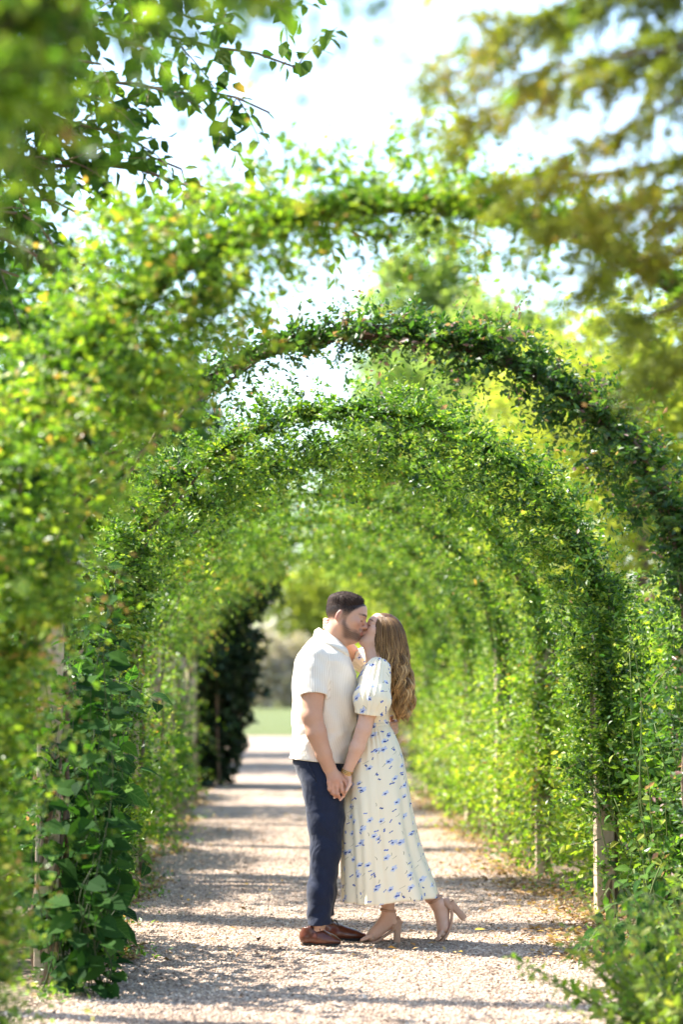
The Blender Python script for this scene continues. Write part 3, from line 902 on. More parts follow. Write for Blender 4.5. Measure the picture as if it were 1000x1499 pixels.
# shoes
def oxford(heel_px, toe_px, dy):
    """heel and toe rows are the ground contact in photo pixels"""
    d = DP + dy
    h0 = np.array([(heel_px - CX) * d / FPX, d, 0.0]); t0 = np.array([(toe_px[0] - CX) * (DP + toe_px[1]) / FPX, DP + toe_px[1], 0.0])
    f = (t0 - h0); Ls = np.linalg.norm(f); f /= Ls
    s = np.array([-f[1], f[0], 0.0]); u = np.array([0, 0, 1.0])
    W = lambda a, b, c: h0 + f * (a * Ls) + s * b + u * c
    Rm = np.stack([f, s, u], 1)
    lo = np.minimum(h0, t0) - .08; hi = np.maximum(h0, t0) + .08; lo[2] = -.005; hi[2] = .16
    Gs = SDF(lo, hi, .003)
    Gs.cone(W(.10, 0, .055), W(.17, 0, .088), .036, .036, .02, flat=(s, .95))
    Gs.cone(W(.12, 0, .042), W(.45, 0, .050), .035, .036, .02)
    Gs.cone(W(.28, 0, .078), W(.62, 0, .044), .030, .030, .02)
    Gs.cone(W(.45, 0, .040), W(.72, .004, .036), .040, .039, .02, flat=(u, .75))
    Gs.cone(W(.72, .004, .034), W(.93, .0, .029), .036, .022, .02, flat=(u, .72))
    Gs.plane(W(.5, 0, .016), -u)
    Gs.plane(W(.12, 0, .104), (u * .95 + f * -.25))
    Gs.cone(W(.15, 0, .13), W(.17, 0, .085), .030, .028, .004, op='s')
    shoe = Gs.build('shoe', M_leather, man, relax=2)
    # sole and heel
    st = [(.0, .012), (.02, .024), (.08, .032), (.2, .034), (.38, .030), (.55, .037), (.7, .043), (.82, .041), (.93, .029), (.985, .014), (1.0, .004)]
    mb = MB()
    def slab(rows_, z0, z1):
        n = len(rows_)
        L_ = [W(a, w, 0) for a, w in rows_] + [W(a, -w, 0) for a, w in rows_[::-1]]
        m = len(L_)
        V = [p + u * z0 for p in L_] + [p + u * z1 for p in L_]
        q = [(i, (i + 1) % m, (i + 1) % m + m, i + m) for i in range(m)]
        q += [(i + m, i + 1 + m, m - 2 - i + m, m - 1 - i + m) for i in range(n - 1)]
        q += [(i + 1, i, m - 1 - i, m - 2 - i) for i in range(n - 1)]
        mb.add(V, q)
    slab(st, .010, .021)
    slab([(.005, .013), (.02, .025), (.08, .033), (.2, .034), (.26, .032)], .0, .013)
    slab([(.5, .034), (.6, .038), (.7, .042), (.82, .040), (.93, .028), (.975, .014)], .0, .013)
    mb.build('sole', M_sole, shoe, smooth=False)
    mb = MB()
    for i in range(5):
        a = .33 + i * .055
        z = .105 - i * .0085
        mb.tube([W(a, -.022, z - .016), W(a + .005, -.008, z - .002), W(a + .005, .008, z - .002), W(a, .022, z - .016)], .0028, 6)
    top = W(.33, 0, .106)
    for sg in (-1, 1):
        mb.tube([top, top + s * sg * .012 + u * .016 - f * .0, top + s * sg * .030 + u * .012, top + s * sg * .036 - u * .012, top + s * sg * .020 - u * .004, top], .0024, 6)
        mb.tube([top, top + s * sg * .015 + f * .02 + u * .004, top + s * sg * .03 + f * .035 - u * .02], .0024, 6)
    mb.build('lace', M_lace, shoe)
oxford(443.5, (497, -.135), -.085)
oxford(461, (537, .125), .13)

# ================================================================= the woman
woman = thing('person', 'person with long wavy brown hair in cream floral dress and nude heels, arm round neck', 'person',
              tuple(at(566, 1381, 12.45) * np.array([1, 1, 0])))
KW = .885
HWr = frame(-1, rad(36), rad(4), rad(6))
HWc = P(529.5, 926.5, .010) - HWr @ (np.array([.092, 0, -.064]) * KW)
G = SDF(P(470, 1392, -.33), P(670, 893, .36), .0036)
WL = head_sdf(G, HWc, HWr, KW, True)
G.cone(P(553, 972, 0), WL(-.03, 0, -.05), .050, .047, .02)
G.cone(WL(.03, 0, -.085), P(545, 966, 0), .028, .03, .03)
w_tor = [(964, 543, 562, .05), (972, 537, 566, .10), (982, 531, 568, .14), (1000, 527, 568, .125), (1025, 525, 567, .105),
         (1045, 524, 566, .095), (1062, 523, 566, .09), (1085, 517, 574, .12), (1120, 512, 582, .14), (1150, 515, 582, .14)]
G.loft(secs(w_tor), .02, 2.1, shrink=.006)
# near (left) arm
G.chain([P(551, 988, -.14), P(540, 1040, -.185), P(532.5, 1068, -.20), P(523, 1094, -.195), P(508.5, 1129, -.17)], [.046, .044, .039, .037, .0255], .015)
wr = P(508.5, 1129, -.17)
G.cone(wr, P(506.5, 1146, -.163), .024, .030, .010, flat=((0, 1, 0), .6))
for (b_, m_, t_) in (((499, 1146), (489, 1150), (481.0, 1152.5)), ((500, 1150), (491, 1156.5), (484.5, 1161)), ((503, 1154), (495, 1162), (489.5, 1167.5)), ((507, 1157), (503, 1165), (498, 1171))):
    G.chain([P(506, 1141, -.163), P(*b_, -.165), P(*m_, -.168), P(*t_, -.178)], [.010, .0088, .008, .0068], .004)
G.chain([P(511, 1134, -.175), P(512.5, 1147, -.188), P(507, 1158, -.198)], [.013, .0105, .008], .006)
# far (right) arm up round his neck
G.chain([P(553, 982, .13), P(538, 968, .185), P(521, 961, .20), P(505, 942, .165), P(489, 922, .115)], [.046, .043, .037, .034, .024], .014)
G.cone(P(489, 922, .115), P(480, 915, .065), .022, .026, .010, flat=((1, 0, 1), .6))
for i in range(4):
    y0 = 906 + 4.2 * i
    G.chain([P(481, y0 + 3, .07), P(475.5 - .2 * i, y0 + 1, .035), P(476.5, y0 + .5, .004), P(480.5 - .5 * i, y0 + 1, -.018)], [.0088, .0085, .0078, .0066], .003)
# legs
G.chain([P(553, 1130, -.03), P(553, 1222, -.03), P(566, 1270, .03), P(567, 1318, .05), P(569, 1334, .05)], [.085, .055, .050, .034, .031], .02)
G.chain([P(569, 1336, .05), P(577, 1349, .05)], [.031, .027], .015)
G.chain([P(568, 1340, .05), P(549, 1365, .05), P(541, 1371, .05)], [.031, .026, .021], .02, flat=((0, 1, 0), 1.15))
G.chain([P(573, 1352, .05), P(548, 1370, .05)], [.022, .020], .02, flat=((0, 1, 0), 1.2))
for i in range(5):
    dy = .05 - .036 + .017 * i
    G.chain([P(544, 1370, dy), P(534 + 1.0 * abs(i - 1), 1374, dy), P(528.5 + 1.8 * abs(i - .5), 1376.5, dy)], [.011, .010, .0085], .004)
G.chain([P(558, 1130, .07), P(582, 1225, .08), P(615, 1285, .08), P(632, 1312, .075), P(641, 1322, .07)], [.085, .055, .050, .036, .033], .02)
G.chain([P(641, 1322, .07), P(651, 1326, .07)], [.031, .026], .015)
G.chain([P(641, 1324, .07), P(648.5, 1357, .065), P(646, 1366, .065)], [.031, .026, .022], .02, flat=((0, 1, 0), 1.15))
G.chain([P(652, 1330, .07), P(652, 1358, .065)], [.022, .020], .02, flat=((0, 1, 0), 1.2))
for i in range(5):
    dy = .065 - .036 + .017 * i
    G.chain([P(647, 1365, dy), P(642.5, 1372, dy), P(640.5, 1376 - .8 * abs(i - 1), dy)], [.011, .010, .0085], .004)
def woman_col(V):
    q = (V - HWc) @ HWr / KW
    f, s, u = q[:, 0], np.abs(q[:, 1]), q[:, 2]
    c = np.tile(np.array([.69, .45, .335]), (len(V), 1))
    def put(m, col): c[:] = c * (1 - m[:, None]) + np.array(col) * m[:, None]
    hd = (np.linalg.norm(q, axis=1) < .17).astype(float)
    put(hd * ss(-np.linalg.norm(q - np.array([.06, 0, -.025]) * 1, axis=1), -.06, -.03) * .3, (.66, .33, .25))
    put(hd * ss(-np.abs(u + .066), -.010, -.006) * ss(f, .082, .088) * ss(-s, -.022, -.016), (.50, .14, .14))
    put(hd * ss(-np.abs(u - .027 + .05 * np.abs(s - .028)), -.005, -.0025) * ss(f, .055, .066) * ss(s, .008, .013) * ss(-s, -.056, -.05) * .85, (.07, .04, .025))
    put(hd * ss(-np.abs(u + .004 + .2 * np.abs(s - .031)), -.003, -.0012) * ss(f, .066, .072) * ss(s, .016, .02) * ss(-s, -.047, -.043), (.02, .012, .01))
    for t_ in ((481.0, 1152.5), (484.5, 1161), (489.5, 1167.5)):
        put(ss(-np.linalg.norm(V - P(t_[0] - .6, t_[1] + .4, -.184), axis=1), -.009, -.0065), (.80, .66, .60))
    for i in range(4):
        y0 = 906 + 4.2 * i
        put(ss(-np.linalg.norm(V - P(480.5 - .5 * i, y0 + 1, -.022), axis=1), -.009, -.0065), (.72, .32, .32))
    return c
G.build('body', M_skin, woman, woman_col, relax=1)

# dress: bodice and sleeves
GD = SDF(P(500, 1075, -.33), P(590, 945, .33), .004)
bod = [(963, 546, 563, .055), (968, 539, 568, .085), (974, 533, 571, .12), (984, 527, 573, .145), (1000, 522, 573, .14), (1025, 519, 572, .122), (1045, 519, 571, .110), (1058, 518.5, 570, .104), (1068, 517, 572, .108)]
GD.loft(secs(bod), .02, 2.15, disp=lambda X, Y, Z: .003 * np.sin(50 * Z + 30 * X) + .0025 * np.sin(80 * X - 30 * Z + 10 * Y))
def puff(axis_a, axis_b, n, amp):
    a, b = np.array(axis_a), np.array(axis_b); ax = (b - a) / np.linalg.norm(b - a)
    e1 = np.cross(ax, [0, 1, 0]); e1 /= np.linalg.norm(e1); e2 = np.cross(ax, e1)
    def fn(X, Y, Z, t):
        q = [X - a[0], Y - a[1], Z - a[2]]
        x = sum(q[i] * e1[i] for i in range(3)); y = sum(q[i] * e2[i] for i in range(3))
        th = np.arctan2(y, x)
        w = np.sin(n * th + 2.5 * np.sin(3 * th) + 2 * t) + .6 * np.sin((n + 6) * th + 1)
        return amp * w * (1 - .55 * ss(t, .2, .6) + .4 * ss(t, .8, 1.0))
    return fn
sa, sb, sc_ = P(553, 981, -.115), P(545, 1024, -.180), P(541.5, 1043, -.190)
GD.cone(sa, sb, .064, .092, .015, disp=puff(sa, sb, 13, .0042))
GD.cone(sb, sc_, .092, .074, .02, disp=puff(sb, sc_, 17, .0025))
GD.cone(P(548, 976, -.085), P(556, 978, -.12), .034, .036, .015)
GD.plane(P(541.5, 1044.5, -.19), (-.16, -.05, -1)) if False else None
fa, fb = P(553, 982, .12), P(533.5, 966.5, .185)
GD.cone(fa, fb, .058, .068, .02, disp=puff(fa, fb, 11, .003))
GD.cone(P(536, 968, .18), P(522, 961, .20), .040, .050, .003, op='s')
# cut the sleeve bottom on a slant, then hollow it
sl, X, Y, Z = GD.box(P(505, 1075, -.33), P(580, 1034, -.105))
n_ = np.array([-.13, .05, -1.0]); n_ /= np.linalg.norm(n_); p0 = P(541.5, 1046.5, -.19)
pd = (X - p0[0]) * n_[0] + (Y - p0[1]) * n_[1] + (Z - p0[2]) * n_[2]
GD.F[sl] = np.maximum(GD.F[sl], np.where(Y < DP - .112, pd, -1).astype(np.float32))
GD.cone(P(540, 1042, -.188), P(536, 1062, -.197), .050, .052, .006, op='s')
GD.cone(P(538, 953, 0), P(550, 968, 0), .055, .050, .008, op='s')
def pat_b(V):
    near = V[:, 1] < DP - .10
    o = np.zeros((len(V), 3)); o[:, 0] = V[:, 0] + .37 * near; o[:, 1] = V[:, 2] + .6 * (V[:, 1] - DP) + .21 * near
    return {'pat': o}
bodice = GD.build('dress_bodice', M_dress, woman, None, pat_b, relax=2)
mb = MB()                                       # sleeve cuff and waistband
def ringband(c, e1, e2, r1, r2, ax, h, n=36, th=.004):
    rows_ = []
    for i in range(n):
        a = 2 * np.pi * i / n
        o = e1 * math.cos(a) * r1 + e2 * math.sin(a) * r2
        on = o / np.linalg.norm(o)
        rows_.append([c + o - ax * h, c + o + on * th - ax * h, c + o + on * th * 1.4, c + o + on * th + ax * h, c + o + ax * h])
    return np.array(rows_ + rows_[:1])
wb = MB(); cz = P(544, 1061, 0)
wb.grid(ringband(np.array([cz[0], DP, cz[2]]), np.array([1., 0, 0]), np.array([0, 1., 0]), .0915, .108, np.array([0, 0, 1.]), .011))
wbo = wb.build('waistband', M_dress, woman, attrs=None)
a_ = wbo.data.attributes.new('pat', 'FLOAT_VECTOR', 'POINT')
vv = np.zeros(len(wbo.data.vertices) * 3, np.float32); wbo.data.vertices.foreach_get('co', vv); vv = vv.reshape(-1, 3)
a_.data.foreach_set('vector', (vv[:, [0, 2, 1]] + .9).ravel().astype(np.float32))
# skirt
srows = np.array([(1061, 518.5, 570, .104), (1067, 516.5, 573, .118), (1075, 514, 577, .135), (1090, 510.5, 583.5, .160), (1110, 507, 590, .182), (1135, 504.5, 594.5, .204), (1160, 503, 598.5, .224),
                  (1186, 502.3, 603, .240), (1212, 502, 608.5, .254), (1236, 501.8, 614, .264), (1260, 501.5, 621.5, .274), (1280, 501.5, 629, .284), (1298, 501.5, 636, .292), (1316, 501.5, 641.5, .30)])
NT, NR = 300, 90
rng = np.random.default_rng(5)
G_ = np.zeros((NR, NT, 3)); PT = np.zeros((NR, NT, 3))
th = np.arange(NT) / NT * 2 * np.pi
fold1 = np.sin(9 * th + 1.8 * np.sin(2 * th + .5) + .4); fold2 = np.sin(17 * th + 2.2 * np.sin(3 * th)); fold3 = np.sin(29 * th + 1.5 * np.sin(5 * th + 1))
for i in range(NR):
    t = i / (NR - 1)
    py = 1061 + t * (1316 - 1061)
    l, r, hy = (np.interp(py, srows[:, 0], srows[:, c]) for c in (1, 2, 3))
    a, b = P(l, py), P(r, py)
    cx, hx = (a[0] + b[0]) / 2, (b[0] - a[0]) / 2
    am = .030 * ss(np.array(t), .02, .8) ** .9
    am3 = .05 * (1 - ss(np.array(t), .0, .30)) * ss(np.array(t), 0, .05)
    drift = .10 * np.sin(4 * t + 2 * th)
    rr = 1 + (am * fold1 * 1.9 + am * .9 * np.interp((th + drift) % (2 * np.pi), th, fold2)) * .9 + am3 * .35 * fold3
    rr = rr / (1 + 1.2 * am)
    n_ = 2.2
    e = (np.abs(np.cos(th)) ** n_ + np.abs(np.sin(th)) ** n_) ** (-1 / n_)
    G_[i, :, 0] = cx + hx * rr * e * np.cos(th)
    G_[i, :, 1] = DP + hy * rr * e * np.sin(th)
    hem = np.interp(np.cos(th), [-1, 1], [4.5, -6.5]) * ss(np.array(t), .55, 1)
    G_[i, :, 2] = a[2] - hem / 288.0 + .004 * np.sin(5 * th + 2) * ss(np.array(t), .7, 1)
    PT[i, :, 0] = th * .19 * (.55 + .75 * t); PT[i, :, 1] = -t * .89
mb = MB()
Gc = np.concatenate([G_, G_[:, :1]], 1)
PTc = np.concatenate([PT, PT[:, :1] + np.array([2 * np.pi * .19, 0, 0]) * np.linspace(.55, 1.3, NR)[:, None, None]], 1)
# seam of the cloth turned to the far side
Gc = np.concatenate([Gc[:, NT // 4:-1], Gc[:, :NT // 4 + 1]], 1)
sh = PTc[:, -1:] - PTc[:, :1]
PTc = np.concatenate([PTc[:, NT // 4:-1], PTc[:, :NT // 4 + 1] + sh], 1)
mb.grid(Gc)
skirt = mb.build('dress_skirt', M_dress, woman, attrs={'pat': PTc.reshape(-1, 3)})
md_ = skirt.modifiers.new('cloth', 'SOLIDIFY'); md_.thickness = .003; md_.offset = -1

# bracelets
mb = MB()
wc = P(507.5, 1131, -.17); axw = P(508.5, 1129, -.17) - P(523, 1094, -.195); axw /= np.linalg.norm(axw)
e1 = np.cross(axw, [0, 1, 0]); e1 /= np.linalg.norm(e1); e2 = np.cross(axw, e1)
for off in (-.008, .0, .008):
    mb.tube([wc + axw * (off - .004) + (e1 * math.cos(a) * .0295 + e2 * math.sin(a) * .0285) for a in np.linspace(0, 2 * np.pi, 30)], .0026, 6, cap=False)
mb.build('bracelet', M_gold, woman)

# sandals
def sandal(poly, wid, heel_root, heel_tip, heel_w, ankle, axis, dy, sd=-1):
    """poly: profile of the insole in photo pixels from heel to toe"""
    pts = np.array([P(a, b, dy) for a, b in poly])
    # resample
    tt = np.linspace(0, len(pts) - 1, 26); k = np.arange(len(pts))
    pts = np.stack([np.interp(tt, k, pts[:, c]) for c in range(3)], 1)
    for _ in range(3): pts[1:-1] = (pts[:-2] + pts[2:] + 2 * pts[1:-1]) / 4
    w = np.interp(tt, k, wid)
    T = np.gradient(pts, axis=0); T /= np.linalg.norm(T, axis=1)[:, None]
    Y = np.array([0, 1., 0]); N = np.cross(T, Y) * -1.0 * sd
    N /= np.linalg.norm(N, axis=1)[:, None]
    th_ = np.interp(tt, [0, 3, len(poly) - 1], [.010, .011, .013])
    Gt = []
    for i in range(len(pts)):
        c = pts[i]
        Gt.append([c + Y * w[i], c + Y * w[i] * 1.02 + N[i] * th_[i] * .5, c + Y * w[i] * .9 + N[i] * th_[i], c - Y * w[i] * .9 + N[i] * th_[i], c - Y * w[i] * 1.02 + N[i] * th_[i] * .5, c - Y * w[i]])
    mb = MB(); Gt = np.array(Gt); mb.grid(Gt, closed=True)
    sh = mb.build('sandal', M_nude, woman)
    # block heel
    a, b = P(*heel_root, dy), P(*heel_tip, dy)
    ax = b - a; ax /= np.linalg.norm(ax); e1 = np.cross(Y, ax); e1 /= np.linalg.norm(e1)
    hh = MB()
    rowsH = []
    for t, kk in ((0, 1.25), (.12, 1.08), (.5, .95), (.97, 1.0), (1.0, .97)):
        c = a + (b - a) * t
        ring = []
        for an in np.linspace(0, 2 * np.pi, 20, endpoint=False):
            cx_, sy_ = math.cos(an), math.sin(an)
            e = (abs(cx_) ** 5 + abs(sy_) ** 5) ** (-.2)
            ring.append(c + e1 * cx_ * e * heel_w * kk + Y * sy_ * e * .026 * (.9 + .1 * kk))
        rowsH.append(ring)
    hh.grid(np.array(rowsH), closed=True)
    n = 20; V0 = np.array(rowsH[-1]); hh.add(np.concatenate([V0, [V0.mean(0)]]), tris=[(i, (i + 1) % n, n) for i in range(n)])
    hh.build('heel', M_nude, sh)
    # ankle strap
    c, ax2, r = P(*ankle, dy), np.array(axis, float), .0385
    ax2 /= np.linalg.norm(ax2); f1 = np.cross(Y, ax2); f1 /= np.linalg.norm(f1)
    sb_ = MB(); sb_.grid(ringband(c, f1, Y, r, r, ax2, .006, 36, .003)); sb_.build('ankle_strap', M_nude, sh)
    return sh, pts, w, N
def cup(sh, pts, w, N, n, hgt):
    Y = np.array([0, 1., 0]); rows_ = []
    # wraps the back of the heel: from far side round the back to near side
    T0 = pts[0] - pts[2]; T0 /= np.linalg.norm(T0)
    path = [(pts[n], 1, 0)] 
    for j in range(n, -1, -1): rows_.append([pts[j] + Y * w[j] + N[j] * .006, pts[j] + Y * (w[j] + .002) - N[j] * hgt * (1 - j / n) ** .7, pts[j] + Y * (w[j] - .001) - N[j] * hgt * (1 - j / n) ** .7])
    for a in np.linspace(80, -80, 13):
        o = Y * w[0] * math.sin(rad(a)) + T0 * .024 * math.cos(rad(a))
        o2 = o * 1.04
        rows_.append([pts[0] + o + N[0] * .006, pts[0] + o2 - N[0] * hgt * 1.0, pts[0] + o2 * .97 - N[0] * hgt * 1.0])
    for j in range(0, n + 1): rows_.append([pts[j] - Y * w[j] + N[j] * .006, pts[j] - Y * (w[j] + .002) - N[j] * hgt * (1 - j / n) ** .7, pts[j] - Y * (w[j] - .001) - N[j] * hgt * (1 - j / n) ** .7])
    mb = MB(); mb.grid(np.array(rows_)); o = mb.build('heel_cup', M_nude, sh)
    m = o.modifiers.new('thick', 'SOLIDIFY'); m.thickness = .002
def toe_band(sh, c, ax, r1, r2, h):
    Y = np.array([0, 1., 0]); ax = np.array(ax, float); ax /= np.linalg.norm(ax); f1 = np.cross(Y, ax); f1 /= np.linalg.norm(f1)
    mb = MB(); mb.grid(ringband(c, f1, Y, r1, r2, ax, h, 36, .003)); mb.build('toe_strap', M_nude, sh)
sh, p_, w_, N_ = sandal([(584, 1353), (577, 1358), (568, 1365), (558, 1372), (549, 1377), (538, 1378.3), (526, 1379)], [.022, .030, .027, .031, .040, .040, .020], (582.5, 1351), (581, 1380.9), .0185, (568.5, 1332.5), (.1, 0, 1), .05)
cup(sh, p_, w_, N_, 6, .036)
toe_band(sh, P(543.5, 1372, .05), P(539, 1374, .05) - P(549, 1368, .05), .021, .0415, .012)
sh, p_, w_, N_ = sandal([(657.5, 1320), (660, 1328), (660.5, 1339), (659.5, 1350), (656, 1362), (649, 1372), (640.5, 1380)], [.022, .030, .027, .031, .040, .038, .018], (659.5, 1321), (680, 1344.5), .0185, (637.5, 1316.5), (-.6, 0, 1), .065)
cup(sh, p_, w_, N_, 6, .034)
toe_band(sh, P(646.5, 1366, .065), P(643, 1373, .065) - P(648.5, 1361, .065), .021, .0415, .012)

# hair of the woman
hrows = np.array([(902, 553, 572, .030), (908, 549, 582, .060), (916, 547, 589, .078), (926, 546, 593.5, .086), (938, 545.5, 596, .088), (952, 548.5, 597.5, .090), (966, 553, 598.5, .094),
                  (980, 561, 599.5, .10), (995, 568, 602, .104), (1010, 573, 604.5, .106), (1025, 576, 605, .102), (1040, 579, 603, .092), (1050, 583, 599, .07), (1057, 587, 595, .03)])
def hp(py, ang, rho):
    l, r, hy = (np.interp(py, hrows[:, 0], hrows[:, c]) for c in (1, 2, 3))
    cx, hx = (l + r) / 2, (r - l) / 2
    return np.array([(cx + hx * rho * np.cos(ang) - CX) * DP / FPX, DP + .005 + hy * rho * np.sin(ang), CAMZ - (py - CY) * DP / FPX])
GHW = SDF(P(530, 1062, -.14), P(618, 888, .14), .004)
rows_ = []
for py in np.linspace(901.5, 1050, 40):
    l, r, hy = (np.interp(py, hrows[:, 0], hrows[:, c]) for c in (1, 2, 3))
    rows_.append((P(0, py)[2], ((l + r) / 2 - CX) * DP / FPX, DP + .005, (r - l) / 2 * DP / FPX * .90, hy * .90))
def hwave(X, Y, Z):
    dn = ss(-Z, -P(0, 935)[2], -P(0, 985)[2])
    return .007 * np.sin(60 * Z + 26 * X + 10 * Y) * dn + .0035 * np.sin(210 * X + 120 * Y + 5 * np.sin(40 * Z))
GHW.loft(rows_, .02, 2.1, disp=hwave)
sl, X, Y, Z = GHW.box(HWc - .14, HWc + .14)
d = np.stack(np.broadcast_arrays(X - HWc[0], Y - HWc[1], Z - HWc[2]), -1) @ HWr.astype(np.float32) / KW
f, s_, u = d[..., 0], d[..., 1], d[..., 2]
k0 = np.sqrt(((f + .014) / .097) ** 2 + (s_ / .077) ** 2 + ((u - .034) / .083) ** 2)
cap = np.maximum((k0 - 1) * .083 - .010 - .0012 * np.sin(s_ * 300 + 40 * f), f - (.020 + .50 * (u + .02) - .25 * np.abs(s_))) * KW
hh_ = np.clip(.5 + .5 * (GHW.F[sl] - cap) / .012, 0, 1)
GHW.F[sl] = GHW.F[sl] * (1 - hh_) + cap * hh_ - .012 * hh_ * (1 - hh_)
def tone_w(V):
    t = ss(-V[:, 2], -P(0, 935)[2], -P(0, 1035)[2])
    return {'tone': np.clip(.05 + .45 * t + .18 * pnoise(V, 120, 4) * (.4 + t), 0, 1)}
hw = GHW.build('hair', M_hairW, woman, None, tone_w, relax=2)
rng = np.random.default_rng(11)
mb = MB(); tones = []
NCL = 40
for ci in range(NCL):
    cang = 2 * np.pi * ci / NCL if ci % 2 else np.pi + np.pi * ci / NCL
    cph = rng.uniform(0, 6.28); cend = rng.uniform(1034, 1057) if ci % 4 else rng.uniform(990, 1030)
    chi = rng.random(); cw = rng.uniform(22, 28)
    for li in range(9):
        ang = cang + rng.normal(0, .07); end = cend + rng.uniform(-5, 3)
        rho = rng.uniform(.88, 1.0)
        ph = cph + rng.normal(0, .22)
        n = 40
        pys = np.linspace(902.5 + rng.uniform(0, 2.5), end, n)
        pts = []
        for j, py in enumerate(pys):
            t = (py - 902) / 150
            w1 = float(ss(np.array(t), .18, .6))
            p = hp(py, ang + .12 * math.sin(t * cw * .9 + ph) * w1, rho * (1 + .05 * w1 * math.sin(t * cw + ph)))
            p[0] += .017 * w1 * math.sin(t * cw + ph); p[1] += .013 * w1 * math.cos(t * cw + ph)
            pts.append(p)
        r0 = rng.uniform(.0014, .0040)
        rr = r0 * np.concatenate([np.linspace(.5, 1, 6), np.ones(n - 16), np.linspace(1, .25, 10)])
        mb.tube(pts, rr, 5, cap=False)
        hi = np.clip(chi + rng.normal(0, .25), 0, 1)
        tone = np.clip(.02 + (.15 + .85 * hi ** 1.5) * ss(np.linspace(0, 1, n), .12, .9) + .12 * hi, 0, 1)
        tones.append(np.repeat(tone, 5))
for k in range(110):
    ang = rng.uniform(0, 2 * np.pi); end = rng.uniform(960, 1060); ph = rng.uniform(0, 6.28); n = 40; rho = rng.uniform(1.0, 1.10)
    pts = []
    for py in np.linspace(903, end, n):
        t = (py - 902) / 150; w1 = float(ss(np.array(t), .1, .6))
        p = hp(py, ang + .15 * math.sin(t * 20 + ph) * w1, 1 + (rho - 1 + .07 * math.sin(t * 17 + ph)) * w1)
        p[0] += .012 * w1 * math.sin(t * 24 + ph); pts.append(p)
    mb.tube(pts, .0007, 4, cap=False); tones.append(np.repeat(np.clip(.35 + .6 * np.linspace(0, 1, n) + rng.normal(0, .1), 0, 1), 4))
lk = mb.build('lock', M_hairW, hw, attrs={'tone': np.concatenate(tones)})
tag(lk, kind='stuff')
# =================================================================== vegetation
def norm(a): return a / (np.linalg.norm(a, axis=-1, keepdims=True) + 1e-9)

def leaf_cloud(name, Pn, A, N, ln, wr, tint, mat, parent, rng, hi=False, kind='stuff'):
    """one folded blade for each point; A axis, N blade normal, ln length, wr width ratio"""
    n = len(Pn); A = norm(A); N = norm(N - A * (N * A).sum(1)[:, None]); S = np.cross(A, N)
    L = ln[:, None]; w = (ln * wr)[:, None] * .5; up = N * (w * rng.uniform(.1, .7, (n, 1)))
    if hi:
        dr = -N * L * rng.uniform(.02, .2, (n, 1))
        V = np.stack([Pn, Pn + A * L * .28 + S * w * .9 + up * .8, Pn + A * L * .66 + S * w * .72 + up * .6 + dr * .4, Pn + A * L + dr,
                      Pn + A * L * .66 - S * w * .72 + up * .6 + dr * .4, Pn + A * L * .28 - S * w * .9 + up * .8, Pn + A * L * .5 + dr * .2], 1)
        F = np.array([(0, 1, 6), (1, 2, 6), (2, 3, 6), (3, 4, 6), (4, 5, 6), (5, 0, 6)]); k = 7
    else:
        V = np.stack([Pn, Pn + A * L * .45 + S * w + up, Pn + A * L, Pn + A * L * .45 - S * w + up], 1)
        F = np.array([(0, 1, 2), (0, 2, 3)]); k = 4
    Fc = (F[None] + (np.arange(n) * k)[:, None, None]).reshape(-1, 3)
    o = mesh_np(name, V.reshape(-1, 3), Fc, mat, parent, False, attrs={'tint': np.repeat(np.clip(tint, 0, 1), k)})
    if kind: tag(o, kind=kind)
    return o

def sprigs(rng, S, D, Ls, nl, droop=.6, side=1.0, up=.5):
    """leaves set alternately along short bending shoots; returns positions, axes, normals, place along the shoot, shoot index"""
    n = len(S); D = norm(D)
    t = (np.arange(nl) + .6) / nl
    t = t[None, :, None] + rng.normal(0, .02, (n, nl, 1))
    Lx = Ls[:, None, None]
    g = np.array([0, 0, -1.0])
    curl = norm(rng.normal(size=(n, 3)))[:, None, :] * .25
    Pn = S[:, None, :] + D[:, None, :] * Lx * t + (g * droop + curl) * (Lx * t) ** 2 * 1.2
    T = norm(D[:, None, :] + 2.4 * (g * droop + curl) * Lx * t)
    B = norm(np.cross(T, norm(rng.normal(size=(n, 1, 3)) * .5 + np.array([0, 0, 1.0]))))
    sg = np.where(np.arange(nl) % 2 == 0, 1, -1)[None, :, None]
    A = norm(T * .55 + B * sg * side + rng.normal(0, .35, (n, nl, 3)))
    N = norm(np.array([0, 0, up]) + rng.normal(0, .55, (n, nl, 3)))
    return Pn.reshape(-1, 3), A.reshape(-1, 3), N.reshape(-1, 3), np.broadcast_to(t, (n, nl, 1)).reshape(-1), np.repeat(np.arange(n), nl)

GREEN = [(.0, (.014, .045, .008)), (.25, (.040, .110, .014)), (.5, (.085, .190, .022)), (.75, (.165, .290, .036)), (1.0, (.30, .38, .06))]
M_vine = leaf_mat('vine_leaf', GREEN, .30, .42, .4)
M_vine_warm = leaf_mat('sunny_vine_leaf', [(.0, (.022, .060, .010)), (.3, (.075, .170, .020)), (.6, (.155, .270, .034)), (.88, (.28, .36, .055)), (.985, (.40, .38, .09)), (1.0, (.36, .22, .09))], .45, .4, .5)  # copy of the vine leaf with sun put into its greens
M_vine_cool = leaf_mat('shady_vine_leaf', [(.0, (.010, .034, .010)), (.35, (.026, .080, .020)), (.7, (.055, .130, .030)), (.96, (.12, .19, .045)), (1.0, (.22, .13, .14))], .42, .4, .5)  # copy of the vine leaf with shade put into its greens
M_shrub = leaf_mat('shrub_leaf', [(.0, (.018, .055, .010)), (.4, (.055, .140, .020)), (.75, (.125, .245, .034)), (1.0, (.26, .34, .06))], .42, .5, .28)
